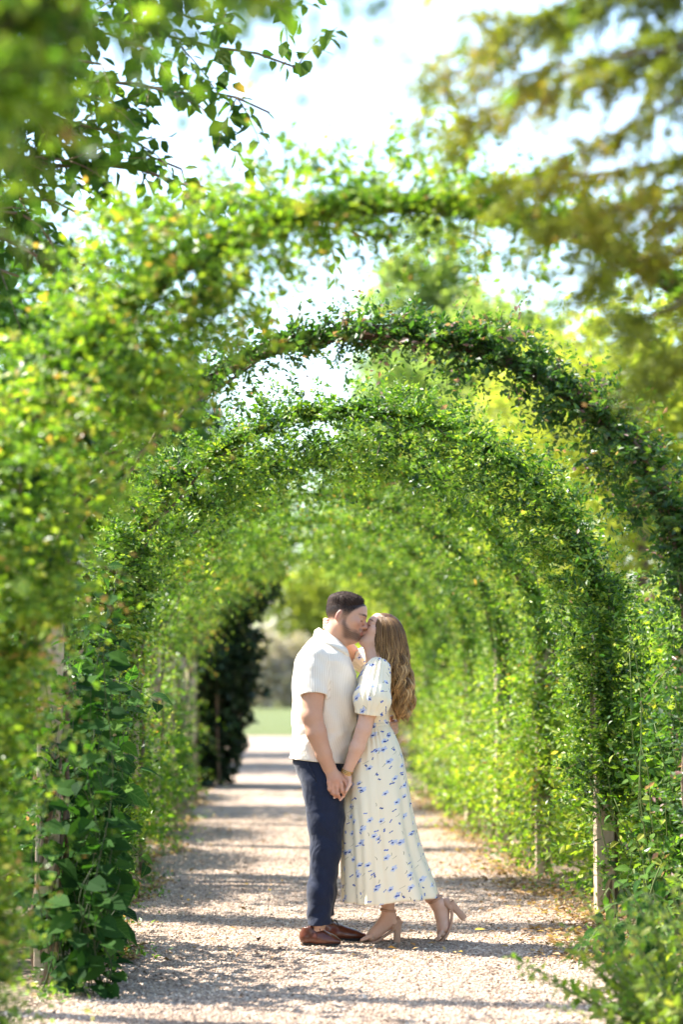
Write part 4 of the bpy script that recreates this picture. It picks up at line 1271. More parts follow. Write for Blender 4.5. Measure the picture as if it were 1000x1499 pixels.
M_shrub_y = leaf_mat('yellow_shrub_leaf', [(.0, (.035, .085, .014)), (.35, (.12, .215, .028)), (.7, (.23, .32, .048)), (.93, (.38, .41, .085)), (1.0, (.44, .31, .12))], .45, .45, .4)
M_dark = leaf_mat('dark_evergreen_leaf', [(.0, (.006, .014, .006)), (.5, (.012, .032, .011)), (.9, (.024, .058, .016)), (1.0, (.05, .03, .016))], .12, .5, .3)
M_far = leaf_mat('hazed_tree_leaf', [(.0, (.11, .17, .085)), (.5, (.19, .27, .13)), (1.0, (.29, .36, .18))], .5, .7, .1)  # distant haze is put into the colour: paled greens
M_farY = leaf_mat('far_pale_leaf', [(.0, (.10, .15, .035)), (.5, (.21, .27, .065)), (1.0, (.34, .36, .11))], .5, .6, .2)
M_grey = leaf_mat('grey_shrub_leaf', [(.0, (.20, .19, .19)), (.5, (.36, .34, .35)), (1.0, (.52, .48, .52))], .25, .7, .2)
M_spruce = leaf_mat('conifer_needle', [(.0, (.04, .07, .014)), (.35, (.11, .15, .025)), (.68, (.23, .27, .045)), (.90, (.30, .24, .07)), (1.0, (.28, .12, .055))], .35, .5, .3)
M_litter = leaf_mat('dry_leaf', [(.0, (.09, .05, .025)), (.4, (.23, .14, .075)), (.8, (.40, .28, .16)), (1.0, (.48, .38, .20))], .2, .7, .2)

def wood_mat(name, c1, c2, scale=18):
    m, nt, b = new_mat(name)
    tc = nd(nt, 'ShaderNodeTexCoord')
    mp = nd(nt, 'ShaderNodeMapping'); mp.inputs['Scale'].default_value = (1, 1, .07); nt.links.new(tc.outputs['Object'], mp.inputs['Vector'])
    n = noise_n(nt, scale * 4, 5, .65, mp.outputs[0], .4); n2 = noise_n(nt, 3, 3, .6, tc.outputs['Object'])
    c = mix_c(nt, n.outputs[0], c1, c2); c = mix_c(nt, .5, c, mix_c(nt, n2.outputs[0], (.45, .42, .4), (1.2, 1.15, 1.1)), 'MULTIPLY')
    nt.links.new(c, b.inputs['Base Color']); b.inputs['Roughness'].default_value = .85
    bump_n(nt, b, n.outputs[0], .6, .01)
    return m
M_post = wood_mat('weathered_post', (.40, .29, .19), (.72, .57, .42))
M_beam = wood_mat('dark_beam', (.045, .026, .018), (.13, .075, .045))
M_stem = wood_mat('woody_stem', (.10, .062, .040), (.28, .20, .13))
M_twig = plain_mat('dry_twig', (.42, .33, .20), .8)
M_gstem = plain_mat('green_stem', (.13, .17, .045), .6)
M_dstem = plain_mat('dark_green_stem', (.045, .06, .02), .7)
M_bark = wood_mat('bark', (.06, .042, .032), (.17, .125, .095))

# ---------------------------------------------------------------- arches with their vines
ACX, AHW, ASP, ARISE = .45, 1.45, 1.50, 1.40
def arch_path(t):
    """t 0..1: left foot, over the path, right foot; (dx, z)"""
    t = np.asarray(t, float)
    Lp, La = 1.5, 4.48; tot = 2 * Lp + La
    s = t * tot
    a = np.clip((s - Lp) / La, 0, 1) * np.pi
    dx = np.where(s < Lp, -AHW, np.where(s > Lp + La, AHW, -AHW * np.cos(a)))
    z = np.where(s < Lp, s, np.where(s > Lp + La, tot - s, ASP + ARISE * np.sin(a)))
    return dx, z

ADIST = [4.45, 7.85, 10.75, 13.9, 17.0, 20.1, 23.2, 26.3, 29.4]
AWHERE = ['nearest before the couple, its crown above the frame', 'blurred one two spans before the couple', 'one span before the couple, its crown over their heads',
          'directly behind the kissing couple', 'second behind the couple', 'third behind the couple', 'fourth behind the couple', 'fifth behind the couple',
          'last one of the tunnel, beside the dark evergreen']
def make_arch(i, d):
    rng = np.random.default_rng(100 + i)
    root = thing('garden_arch', 'wooden garden arch with square posts, ' + AWHERE[i], 'arch', (ACX, d, 0), 'arches spanning the gravel path')
    for sg in (-1, 1):
        hgt = 1.62
        p = bevel_box('post', (ACX + sg * AHW, d, hgt / 2 - .05), (.105, .115, hgt + .1), M_post, root, .008, rng.normal(0, .05))
        p.rotation_euler.y = rng.normal(0, .008)
    tt = np.linspace(.19, .81, 40)
    dx, z = arch_path(tt)
    rows = []
    for j in range(len(tt)):
        ra = math.atan2(z[j] - ASP, dx[j] + 1e-9)
        n = np.array([math.cos(ra), 0, math.sin(ra)]); c = np.array([ACX + dx[j], d, z[j]])
        rows.append([c + n * .032 + np.array([0, .022, 0]), c + n * .032 - np.array([0, .022, 0]), c - n * .032 - np.array([0, .022, 0]), c - n * .032 + np.array([0, .022, 0])])
    mb = MB(); mb.grid(np.array(rows), closed=True); mb.build('arch_beam', M_beam, root, smooth=False)
    return root

def make_vine(i, d, nS, nl, ln, mat, tint_fn, spread=.17, slen=(.12, .42), legfade=(.0, 1.0), label='', dens=None, hang=1.0, wr=.42, hi=False, prof=None, shift=None, upb=.25):
    rng = np.random.default_rng(200 + i)
    root = thing('climbing_vine', label, 'vine', (ACX, d, 0), 'vines climbing the arches')
    # woody stems twisting up both legs
    for sg in (-1, 1):
        for k in range(3):
            ph = rng.uniform(0, 6.28); q = np.linspace(.0, rng.uniform(.36, .5), 26)
            dx, z = arch_path(q if sg < 0 else 1 - q)
            r = .075 + .02 * np.sin(q * 30 + ph)
            pts = np.stack([ACX + dx + r * np.cos(q * 26 + ph), d + r * np.sin(q * 26 + ph), z + .03 * np.sin(q * 40 + ph)], 1)
            pts[0, 2] = -.02
            mb = MB(); mb.tube(pts, np.linspace(rng.uniform(.012, .02), .006, 26), 6); mb.build('stem', M_stem, root)
    nc = 260
    tc, thc, rc, tic = rng.random(nc), rng.uniform(0, 2 * np.pi, nc), rng.uniform(.25, 1.25, nc), rng.normal(0, .13, nc)
    t = rng.random(nS * 3); th = rng.uniform(0, 2 * np.pi, nS * 3); r = spread * np.sqrt(rng.random(nS * 3)); dti = np.zeros(nS * 3)
    ci = rng.integers(nc, size=nS * 3); cl = rng.random(nS * 3) < .72
    t = np.where(cl, np.clip(tc[ci] + rng.normal(0, .009, nS * 3), 0, 1), t)
    th = np.where(cl, thc[ci] + rng.normal(0, .45, nS * 3), th); r = np.where(cl, spread * rc[ci] * rng.uniform(.6, 1.1, nS * 3), r); dti = np.where(cl, tic[ci], 0)
    hug = rng.random(nS * 3) < .28                                   # shoots that hug the beam and hide it
    t = np.where(hug, rng.random(nS * 3), t); th = np.where(hug, rng.uniform(0, 2 * np.pi, nS * 3), th); r = np.where(hug, .045, r); th = np.where(hug & (rng.random(nS * 3) < .8), -np.pi / 2 + rng.normal(0, .5, nS * 3), th); dti = np.where(hug, -.05, dti)
    w = np.ones_like(t) if dens is None else dens(t)
    kp = np.where(rng.random(len(t)) < w)[0][:nS]
    t, th, r, dti, hug = t[kp], th[kp], r[kp], dti[kp], hug[kp]
    n = len(t)
    dx, z = arch_path(t)
    if prof is not None: r = np.where(hug, r, r * prof(t))
    # local frame: radial in the arch plane, and along the path
    ra = np.arctan2(np.clip(z - ASP, 0, 9), dx); rx, rz = np.cos(ra), np.sin(ra)
    off_r = np.cos(th) * r + (0 if shift is None else np.where(hug, 0, shift(t))); off_y = np.sin(th) * r * 1.25
    S = np.stack([ACX + dx + rx * off_r, d + off_y, z + rz * off_r], 1)
    D = np.stack([rx * np.cos(th), np.sin(th), rz * np.cos(th)], 1) + rng.normal(0, .45, (n, 3)); D[:, 2] += upb
    tan = np.stack([-rz, np.full(n, -.35), rx], 1) * np.array([1, 1, 1]); tan[:, [0, 2]] *= np.where(rng.random(n) < .5, 1, -1)[:, None]
    D = np.where(hug[:, None], tan + rng.normal(0, .3, (n, 3)), D)
    Ls = np.minimum(rng.uniform(*slen, n) * rng.choice([.7, .8, 1.0, 1.0, 1.2, 2.1], n), .44)
    Pn, A, N, tt, si = sprigs(rng, S, D, Ls, nl, droop=.9 * hang)
    keep = Pn[:, 2] > .05
    tint = tint_fn(rng, Pn, tt, t[si], th[si]) + dti[si]
    ll = ln * rng.uniform(.75, 1.25, n)[si] * rng.uniform(.5, 1.3, len(Pn)) * (1.08 - .4 * tt)
    leaf_cloud('foliage', Pn[keep], A[keep], N[keep], ll[keep], wr, tint[keep], mat, root, rng, hi=hi)
    # a few visible shoots
    mb = MB()
    for k in rng.choice(n, min(n, 70), replace=False):
        q = np.linspace(0, 1, 5)[:, None] * Ls[k] * 1.1
        mb.tube(S[k] + norm(D[k]) * q + np.array([0, 0, -1.0]) * .9 * hang * q ** 2 * 1.2, np.linspace(.003, .0012, 5), 4, cap=False)
    o = mb.build('shoot', M_stem, root); tag(o, kind='stuff')
    return root

def tint_std(lo, hi):
    def f(rng, Pn, tt, ta, th):
        base = lo + (hi - lo) * rng.random(len(Pn))
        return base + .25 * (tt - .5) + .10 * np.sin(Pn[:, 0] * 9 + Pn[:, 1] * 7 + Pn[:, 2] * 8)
    return f
leg_dens = lambda t: np.where(t < .5, np.clip(.30 + ss(t, .03, .14) * .7, 0, 1), np.clip(.05 + ss(1 - t, .075, .115) * .95, 0, 1)) * np.interp(t, [0, .22, .3, .7, .78, 1], [1, 1, .72, .72, 1, 1])
far_dens = lambda t: np.where(t < .5, np.interp(t, [0, .2, .3], [.4, .5, .95]), np.clip(.12 + ss(1 - t, .03, .09) * .88, 0, 1))
far_dens2 = lambda t: far_dens(t) * np.where(t < .5, np.interp(t, [0, .22, .30], [.5, .45, 1]), 1)
far_prof = lambda t: np.interp(t, [0, .18, .3, .7, .8, 1], [.35, .35, .85, 1.1, .9, .9])
arch3_prof = lambda t: np.interp(t, [0, .2, .35, .65, .8, 1], [.75, .85, 1.2, 1.2, .9, .75])
arch2_dens = lambda t: np.interp(t, [0, .30, .42, .52, .60, .84, .9, 1], [.06, .25, .55, .60, .9, 1.0, .3, .1])
arch2_prof = lambda t: np.interp(t, [0, .35, .45, .52, .62, .75, 1], [.8, .6, .38, .42, 1.0, 1.35, 1.2])
arch1_prof = lambda t: np.interp(t, [0, .17, .28, .40, .50, 1], [.45, .50, 1.35, 1.3, .95, .9])
VL = ['vine hanging close overhead, its pale leaves fully out of focus', 'soft-focus yellow green vine on the blurred arch two spans before the couple',
      'cool green fine-leaved vine on the arch whose crown passes over the couple', 'bright green fine-leaved vine on the arch directly behind the couple',
      'vine on the second arch behind the couple', 'vine on the third arch behind the couple', 'vine on the fourth arch behind the couple',
      'vine on the fifth arch behind the couple', 'vine on the last arch of the tunnel']
for i, d in enumerate(ADIST): make_arch(i, d)
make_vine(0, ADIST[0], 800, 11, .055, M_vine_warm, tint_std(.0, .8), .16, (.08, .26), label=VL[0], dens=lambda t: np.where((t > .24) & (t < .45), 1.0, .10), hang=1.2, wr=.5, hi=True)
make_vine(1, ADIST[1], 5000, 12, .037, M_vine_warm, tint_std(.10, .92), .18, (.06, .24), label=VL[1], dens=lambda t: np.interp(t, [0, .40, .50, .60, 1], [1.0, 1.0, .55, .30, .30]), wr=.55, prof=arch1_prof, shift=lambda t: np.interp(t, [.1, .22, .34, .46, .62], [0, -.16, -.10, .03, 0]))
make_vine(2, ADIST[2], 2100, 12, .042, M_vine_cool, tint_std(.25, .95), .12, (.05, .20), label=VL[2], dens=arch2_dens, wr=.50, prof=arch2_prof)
make_vine(3, ADIST[3], 6600, 12, .041, M_vine, tint_std(.08, .95), .19, (.05, .22), label=VL[3], dens=leg_dens, wr=.44, prof=arch3_prof, upb=.18, shift=lambda t: np.interp(t, [.2, .35, .65, .8], [0, -.07, -.07, 0]))
for i in range(4, 9):
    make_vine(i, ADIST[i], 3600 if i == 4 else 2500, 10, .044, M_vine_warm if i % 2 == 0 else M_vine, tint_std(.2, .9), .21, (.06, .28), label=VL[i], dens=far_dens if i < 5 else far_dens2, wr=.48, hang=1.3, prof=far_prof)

# ---------------------------------------------------------------- shrubs
def shrub(name, label, cat, blobs, nS, nl, ln, mat, tint=(.2, .9), seed=0, wr=.5, slen=(.12, .4), droop=.5, group=None, nstem=7, stem_r=.010, hi=False, up=.5, stem_mat=None, twigs=0):
    """blobs: (cx, cy, cz, rx, ry, rz); shoots start inside each blob and grow outwards"""
    rng = np.random.default_rng(seed)
    B = np.array(blobs, float)
    base = (float(B[:, 0].mean()), float(B[:, 1].mean()), 0.0)
    root = thing(name, label, cat, base, group)
    w = B[:, 3] * B[:, 5]; w /= w.sum()
    k = rng.choice(len(B), nS, p=w); u = norm(rng.normal(size=(nS, 3)))
    lump = 1 + .16 * np.sin(u[:, 0] * 6 + k) * np.sin(u[:, 2] * 7 + 2 * k) + .1 * np.sin(u[:, 1] * 9 + k)
    S = B[k, :3] + u * B[k, 3:] * (rng.uniform(.45, .95, nS) * lump)[:, None]
    D = u + rng.normal(0, .4, (nS, 3)); D[:, 2] += .3
    Pn, A, N, tt, si = sprigs(rng, S, D, rng.uniform(*slen, nS), nl, droop=droop, up=up)
    keep = Pn[:, 2] > .03
    tn = tint[0] + (tint[1] - tint[0]) * rng.random(len(Pn)) + .2 * (tt - .5) + .08 * np.sin(Pn[:, 0] * 6 + Pn[:, 2] * 5)
    leaf_cloud('foliage', Pn[keep], A[keep], N[keep], (ln * rng.uniform(.6, 1.3, len(Pn)))[keep], wr, tn[keep], mat, root, rng, hi=hi)
    for s in range(nstem):
        b = B[rng.integers(len(B))]
        p1 = b[:3] + norm(rng.normal(size=3)) * b[3:] * .6
        p0 = np.array([b[0] + rng.normal(0, .25) * b[3], b[1] + rng.normal(0, .25) * b[4], -.03])
        q = np.linspace(0, 1, 8)[:, None]
        pts = p0 + (p1 - p0) * q + np.sin(q * np.pi) * rng.normal(0, .08, 3)
        mb = MB(); mb.tube(pts, np.linspace(stem_r, stem_r * .35, 8), 6); mb.build('stem', stem_mat or M_stem, root)
    if twigs:
        mb = MB()
        for s in range(twigs):
            j = rng.integers(nS); q = np.linspace(0, 1, 4)[:, None] * rng.uniform(.2, .6)
            dd = norm(D[j] * np.array([1, 1, .4]) + rng.normal(0, .3, 3))
            mb.tube(S[j] + dd * q, np.linspace(.0035, .001, 4), 4, cap=False)
        o = mb.build('dry_shoot', M_twig, root); tag(o, kind='stuff')
    return root

# left side behind the big-leaved plant
LG = 'shrubs along the left edge of the path'
for j, (y, x, h, lab) in enumerate([(15.6, -1.55, .95, 'mid green shrub just past the big-leaved plant'), (18.4, -1.45, 1.0, 'leafy shrub between the second and third arch, opposite the leaf litter'),
                                    (21.6, -1.42, 1.0, 'leafy shrub between the third and fourth arch, beside the dark evergreen side of the path'), (25.0, -1.45, 1.0, 'sunlit shrub with pale tips just before the dark evergreen'),
                                    (28.2, -1.6, .85, 'low green shrub at the foot of the dark evergreen')]):
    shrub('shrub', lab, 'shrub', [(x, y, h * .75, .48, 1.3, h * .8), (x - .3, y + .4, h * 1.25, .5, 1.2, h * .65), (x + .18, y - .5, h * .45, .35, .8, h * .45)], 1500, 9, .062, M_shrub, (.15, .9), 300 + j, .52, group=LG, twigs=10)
# right side: yellow green shrubs with dry stems
RG = 'shrubs along the right edge of the path'
for j, (y, x, h, lab) in enumerate([(15.7, 2.35, 1.0, 'yellow green shrub with dry stems behind the pale square post next to the couple'), (18.6, 2.25, .95, 'sunlit yellow green shrub with straw coloured twigs, one arch further on'),
                                    (21.8, 2.2, .95, 'bright shrub with dry twigs between the third and fourth arch, leaf litter side'), (25.0, 2.2, 1.0, 'yellowish shrub between the fourth and fifth arch, leaf litter side'),
                                    (28.4, 2.3, 1.0, 'green shrub by the last arch, leaf litter side')]):
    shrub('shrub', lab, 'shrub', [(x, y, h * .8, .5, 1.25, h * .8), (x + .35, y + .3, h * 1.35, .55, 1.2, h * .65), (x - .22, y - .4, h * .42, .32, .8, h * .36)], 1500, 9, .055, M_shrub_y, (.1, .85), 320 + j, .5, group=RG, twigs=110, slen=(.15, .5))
# taller screen beyond the right posts
for j, (y, x, h) in enumerate([(13.2, 3.3, 1.3), (17.5, 3.9, 1.5), (23, 4.0, 1.5)]):
    shrub('tall_shrub', ['tall light green shrub behind the right-hand leafy thicket', 'tall pale shrub behind the yellow green shrubs', 'tall pale shrub behind the far yellow green shrubs'][j], 'shrub',
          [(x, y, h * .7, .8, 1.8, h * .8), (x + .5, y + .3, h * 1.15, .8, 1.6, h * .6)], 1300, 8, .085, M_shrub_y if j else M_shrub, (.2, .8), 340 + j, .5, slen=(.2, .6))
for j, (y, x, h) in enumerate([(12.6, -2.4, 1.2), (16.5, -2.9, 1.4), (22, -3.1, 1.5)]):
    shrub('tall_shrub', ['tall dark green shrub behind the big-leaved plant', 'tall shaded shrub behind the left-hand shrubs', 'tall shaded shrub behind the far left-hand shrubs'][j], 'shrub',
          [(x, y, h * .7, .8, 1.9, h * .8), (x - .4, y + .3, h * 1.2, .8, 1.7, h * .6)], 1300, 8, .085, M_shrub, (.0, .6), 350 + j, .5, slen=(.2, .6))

# dark evergreen beside the end of the tunnel
rng = np.random.default_rng(41)
ev = []
for z in np.linspace(.14, 4.0, 12):
    ed = np.interp(z, [.17, .8, 1.7, 2.6, 4], [-.56, -.28, -.22, .02, .2])
    for k, off in enumerate((.36, .75, 1.15, 1.5)):
        ev.append((ed - off + rng.normal(0, .06), 31.6 + rng.normal(0, .3), z + rng.normal(0, .06), rng.uniform(.36, .48), .6, rng.uniform(.26, .36)))
shrub('evergreen_tree', 'dark dense evergreen with lobed outline leaning over the end of the path', 'evergreen', ev, 12000, 8, .095, M_dark, (.1, .9), 42, .62, (.04, .13), .2, nstem=2, stem_r=.02)
# clipped low hedge and russet bush on the right beyond the tunnel
shrub('low_hedge', 'low clipped dark green hedge behind the hem of the dress', 'hedge', [(2.15 + .35 * k, 33.0 + .2 * k, .30, .34, .5, .30) for k in range(5)], 1300, 8, .05, M_dark, (.4, .95), 43, .5, (.05, .15), .1, nstem=4)
shrub('russet_bush', 'russet brown bush standing above the low clipped hedge', 'bush', [(2.0, 37.0, .7, .6, .6, .6), (2.7, 37.3, .9, .6, .6, .7)], 700, 8, .07, M_litter, (.2, .8), 44, .5, (.1, .3))
# grey shrubs at the far side of the lawn
for j, (px, w, h) in enumerate([(372, 2.4, 3.6), (425, 2.4, 3.2), (480, 2.6, 3.0)]):
    x = (px - 400) / FPX * 128
    shrub('grey_shrub', ['pale grey shrub beyond the lawn, next to the dark evergreen', 'pale grey shrub beyond the lawn, middle of the three', 'pale grey shrub beyond the lawn behind the person in the polo shirt'][j], 'shrub',
          [(x, 128 + j, h * .5, w * .6, 1.5, h * .5), (x + .5, 128.5 + j, h * .85, w * .45, 1.2, h * .35)], 700, 7, .22, M_grey, (.1, .9), 46 + j, .6, (.3, .8), group='grey shrubs beyond the lawn', nstem=3, stem_r=.05)

# ---------------------------------------------------------------- background trees
def tree(name, label, x, y, blobs, trunk_h, trunk_r, nS, nl, ln, mat, tint, seed, slen=(.4, 1.2), group=None, limbs=7):
    rng = np.random.default_rng(seed)
    root = thing(name, label, 'tree', (x, y, 0), group)
    B = np.array(blobs, float); B[:, 0] += x; B[:, 1] += y
    mb = MB(); q = np.linspace(0, 1, 8)
    top = B[np.argmax(B[:, 2]), :3]
    mb.tube(np.stack([x + (top[0] - x) * q ** 2 * .7, y + (top[1] - y) * q ** 2 * .7, -.1 + q * trunk_h], 1), np.linspace(trunk_r, trunk_r * .35, 8), 8); tr = mb.build('trunk', M_bark, root)
    for k in range(limbs):
        b = B[k % len(B)]; z0 = trunk_h * rng.uniform(.35, .9); q = np.linspace(0, 1, 6)[:, None]
        p0 = np.array([x, y, z0]); p1 = b[:3] + rng.normal(0, .2, 3) * b[3:]
        mb = MB(); mb.tube(p0 + (p1 - p0) * q + np.array([0, 0, .3]) * np.sin(q * 3.14), np.linspace(trunk_r * .35, trunk_r * .08, 6), 6); mb.build('limb', M_bark, root)
    w = B[:, 3] * B[:, 5]; w /= w.sum()
    k = rng.choice(len(B), nS, p=w); u = norm(rng.normal(size=(nS, 3)))
    lump = 1 + .2 * np.sin(u[:, 0] * 6 + k) * np.sin(u[:, 2] * 7 + 2 * k) + .12 * np.sin(u[:, 1] * 9 + k)
    S = B[k, :3] + u * B[k, 3:] * (rng.uniform(.4, .95, nS) * lump)[:, None]
    D = u + rng.normal(0, .4, (nS, 3))
    Pn, A, N, tt, si = sprigs(rng, S, D, rng.uniform(*slen, nS), nl, droop=.25)
    tn = tint[0] + (tint[1] - tint[0]) * rng.random(len(Pn)) + .12 * np.sin(k[si] * 2.1)
    leaf_cloud('crown', Pn, A, N, ln * rng.uniform(.6, 1.3, len(Pn)), .6, tn, mat, root, rng)
    return root
tree('added_shade_tree', 'tall loose-crowned tree added beyond the overhanging leaves to dapple the path, mostly out of view', -3.3, 17.2,  # added tree whose shade breaks up the arch shadows on the path
     [(0, 0, 6.0, 1.3, 1.3, 1.0), (.8, -.3, 5.2, 1.0, 1.0, .8), (-.9, .3, 5.0, 1.2, 1.2, .9), (.5, .8, 6.8, 1.0, 1.0, .8), (-.3, -.9, 4.6, 1.0, 1.0, .7), (1.1, .6, 6.0, .8, .9, .6)],
     6.0, .14, 520, 8, .11, M_shrub, (.0, .6), 59, (.15, .5))
def X(px, d): return (px - CX) * d / FPX
def Zp(py, d): return CAMZ - (py - CY) * d / FPX
d = 72
tree('tall_tree', 'tall slender pale green tree rising highest behind the arches', X(640, d), d,
     [(-.2, 0, Zp(370, d), .9, .9, 1.3), (-.5, .3, Zp(430, d), 1.3, 1.2, 1.2), (.5, 0, Zp(460, d), 1.0, 1.0, 1.2), (-.3, .2, Zp(520, d), 1.8, 1.6, 1.6), (.6, .2, Zp(560, d), 1.8, 1.6, 1.6), (0, 0, Zp(640, d), 2.2, 1.8, 2.0), (0, 0, Zp(740, d), 2.2, 1.8, 2.0)],
     12.5, .3, 1500, 9, .30, M_far, (.1, .9), 60)
d = 66
tree('broad_tree', 'broad rounded pale green tree right of the tall slender one', X(745, d), d,
     [(-.3, 0, Zp(490, d), 1.3, 1.2, .9), (-1.0, 0, Zp(530, d), 1.3, 1.2, 1.0), (.9, 0, Zp(520, d), .9, 1.0, .9), (1.2, 0, Zp(570, d), 1.2, 1.0, 1.0), (-.6, 0, Zp(600, d), 2.0, 1.5, 1.5), (.3, 0, Zp(680, d), 2.4, 1.8, 1.8)],
     9.5, .28, 1500, 9, .28, M_far, (.2, 1.0), 61)
d = 58
tree('small_tree', 'small pale tree left of the tall slender one', X(575, d), d, [(0, 0, Zp(580, d), .8, .8, .9), (.3, 0, Zp(640, d), 1.2, 1.0, 1.2), (-.2, 0, Zp(720, d), 1.3, 1.0, 1.4)], 6, .15, 700, 8, .25, M_far, (.0, .7), 62)
for (x_, y_, sd_, lab_) in ((-3.7, 27.0, 63, 'second loose-crowned tree behind the arches, added on the left to shade the path'), (X(225, 47), 47.0, 64, 'dark tree showing through the gap left of the arch behind the couple')):  # the first is added for its broken shade on the path
    zc = 5.6 if sd_ == 63 else Zp(670, 47)
    tree('added_shade_tree' if sd_ == 63 else 'shaded_tree', lab_, x_, y_, [(0, 0, zc, 1.2, 1.2, .9), (.8, -.3, zc - .6, 1.0, 1.0, .8), (-.9, .3, zc - .5, 1.1, 1.1, .8), (.4, .7, zc + .8, .9, .9, .7), (-.5, -.8, zc + .6, 1.0, 1.0, .7), (1.0, .5, zc + .2, .8, .9, .6)],
         zc, .13, 650 if sd_ == 63 else 1100, 8, .13 if sd_ == 63 else .18, M_shrub, (-.1, .45), sd_, (.15, .5))
BG = 'background trees beyond the arches'
for j, (px, py, dd, w, h, mt, tn, lab) in enumerate([
        (940, 600, 36, 2.0, 2.2, M_farY, (.2, 1.0), 'sunlit yellow green tree filling the gap right of the arches'),
        (1060, 560, 40, 2.4, 2.6, M_farY, (.1, .9), 'sunlit yellow green tree at the far right, partly out of view'),
        (830, 680, 44, 1.9, 1.7, M_farY, (.3, 1.0), 'low yellow green tree under the shoulder of the arches'),
        (150, 640, 40, 1.7, 2.0, M_shrub, (-.1, .4), 'shaded dark green tree left behind the arches'),
        (40, 560, 46, 2.4, 3.0, M_shrub, (.0, .5), 'larger shaded tree farther left behind the arches'),
        (-60, 480, 40, 2.6, 3.6, M_shrub, (.0, .5), 'big dark tree at the far left, partly out of view'),
        (600, 850, 74, 2.0, 2.2, M_farY, (.3, 1.0), 'small bright tree seen through the tunnel, right of the heads'),
        (720, 860, 62, 2.2, 2.4, M_farY, (.2, .9), 'bright tree behind the right legs of the far arches'),
        (455, 870, 136, 3.4, 3.0, M_farY, (.3, 1.0), 'pale green tree behind the grey shrubs'),
        (300, 850, 140, 4.0, 4.5, M_farY, (.2, .9), 'pale tree behind the dark evergreen'),
        (545, 880, 145, 4.0, 3.6, M_far, (.3, 1.0), 'hazy tree at the far side of the lawn')]):
    z = Zp(py, dd)
    rr = np.random.default_rng(70 + j)
    bl = [(rr.normal(0, .4) * w, rr.normal(0, .3) * w, z + rr.normal(0, .4) * h, w * rr.uniform(.5, .8), w * .6, h * rr.uniform(.4, .6)) for _ in range(6)]
    bl += [(rr.normal(0, .3) * w, 0, z * .45, w * .85, w * .7, z * .42), (rr.normal(0, .4) * w, 0, z * .75, w * .8, w * .7, z * .3)]
    tree('tree', lab, X(px, dd), dd, bl, z * .95, .05 * w + .05, 1300, 8, .11 + .0016 * dd, mt, tn, 80 + j, (.2 + .004 * dd, .5 + .01 * dd), BG)

# ---------------------------------------------------------------- leaves that are objects of their own
def leaf_template(name, mat, shape, fold=.18, curl=.22, seed=0):
    """blade of unit length along +X, blade normal +Z, folded on the midrib, tip bending down"""
    rng = np.random.default_rng(seed)
    st = shape                                             # (x, half width)
    mid, lf, rt = [], [], []
    for (x_, w_) in st:
        z = -curl * x_ ** 2
        mid.append((x_, 0, z)); lf.append((x_ - .06 * (w_ > .2) * (x_ < .2), w_, z + fold * w_ + rng.normal(0, .008))); rt.append((x_ - .06 * (w_ > .2) * (x_ < .2), -w_, z + fold * w_ + rng.normal(0, .008)))
    V = [(-.22, 0, .03)] + mid + lf + rt
    n = len(st); Q = []
    for i in range(n - 1):
        Q.append((1 + i, 2 + i, 1 + n + i + 1, 1 + n + i)); Q.append((1 + i, 1 + 2 * n + i, 1 + 2 * n + i + 1, 2 + i))
    # petiole as a thin strip
    k = len(V); V += [(-.22, .008, .03), (-.22, -.008, .03), (.02, -.008, 0), (.02, .008, 0)]; Q.append((k, k + 1, k + 2, k + 3))
    me = bpy.data.meshes.new(name); me.from_pydata(V, [], Q); me.update()
    for p in me.polygons: p.use_smooth = True
    me.materials.append(mat)
    return me
HEART = [(0, .02), (.06, .22), (.16, .34), (.30, .39), (.48, .34), (.66, .23), (.82, .12), (.93, .05), (1, .0)]
OVAL = [(0, .02), (.12, .15), (.28, .25), (.46, .28), (.64, .23), (.82, .13), (.93, .05), (1, .0)]
STD = [(.0, (.012, .040, .012)), (.4, (.022, .070, .016)), (.75, (.045, .115, .022)), (1.0, (.095, .17, .03))]  # dark leaf greens, deepened to put the left trees' shade into the colour
STDC = [(p, tuple(x * .9 for x in c)) for p, c in STD]
M_bigc = leaf_mat('big_leaf_inner', STDC, .35, .7, .05)
M_midc = leaf_mat('thicket_leaf_inner', [(.0, (.022, .060, .014)), (.5, (.055, .125, .022)), (.85, (.115, .19, .032)), (1.0, (.22, .25, .05))], .35, .65, .08)
M_big = leaf_obj_mat('big_leaf', STD, .38, .7, .03)
M_mid = leaf_obj_mat('thicket_leaf', [(.0, (.022, .060, .014)), (.5, (.055, .125, .022)), (.85, (.115, .19, .032)), (1.0, (.22, .25, .05))], .34, .65, .06)
M_over = leaf_obj_mat('overhanging_leaf', [(.0, (.014, .040, .010)), (.5, (.030, .080, .014)), (.9, (.07, .145, .02)), (1.0, (.16, .22, .03))], .34, .65, .06)
M_lime = leaf_obj_mat('lime_leaf', [(.0, (.07, .15, .015)), (.5, (.17, .27, .030)), (1.0, (.32, .38, .06))], .45, .55, .2)

def put_leaf(me, root, p, axis, nrm, L, name='leaf'):
    a = norm(np.asarray(axis, float)); nn = np.asarray(nrm, float); nn = norm(nn - a * (a @ nn)); b = np.cross(nn, a)
    M = Matrix(((a[0], b[0], nn[0]), (a[1], b[1], nn[1]), (a[2], b[2], nn[2]))).to_4x4()
    o = bpy.data.objects.new(name, me)
    o.rotation_mode = 'QUATERNION'
    o.rotation_quaternion = M.to_quaternion()
    o.location = Vector(p) - Vector(root.location)
    o.scale = (L, L, L)
    link(o, root)
    return o

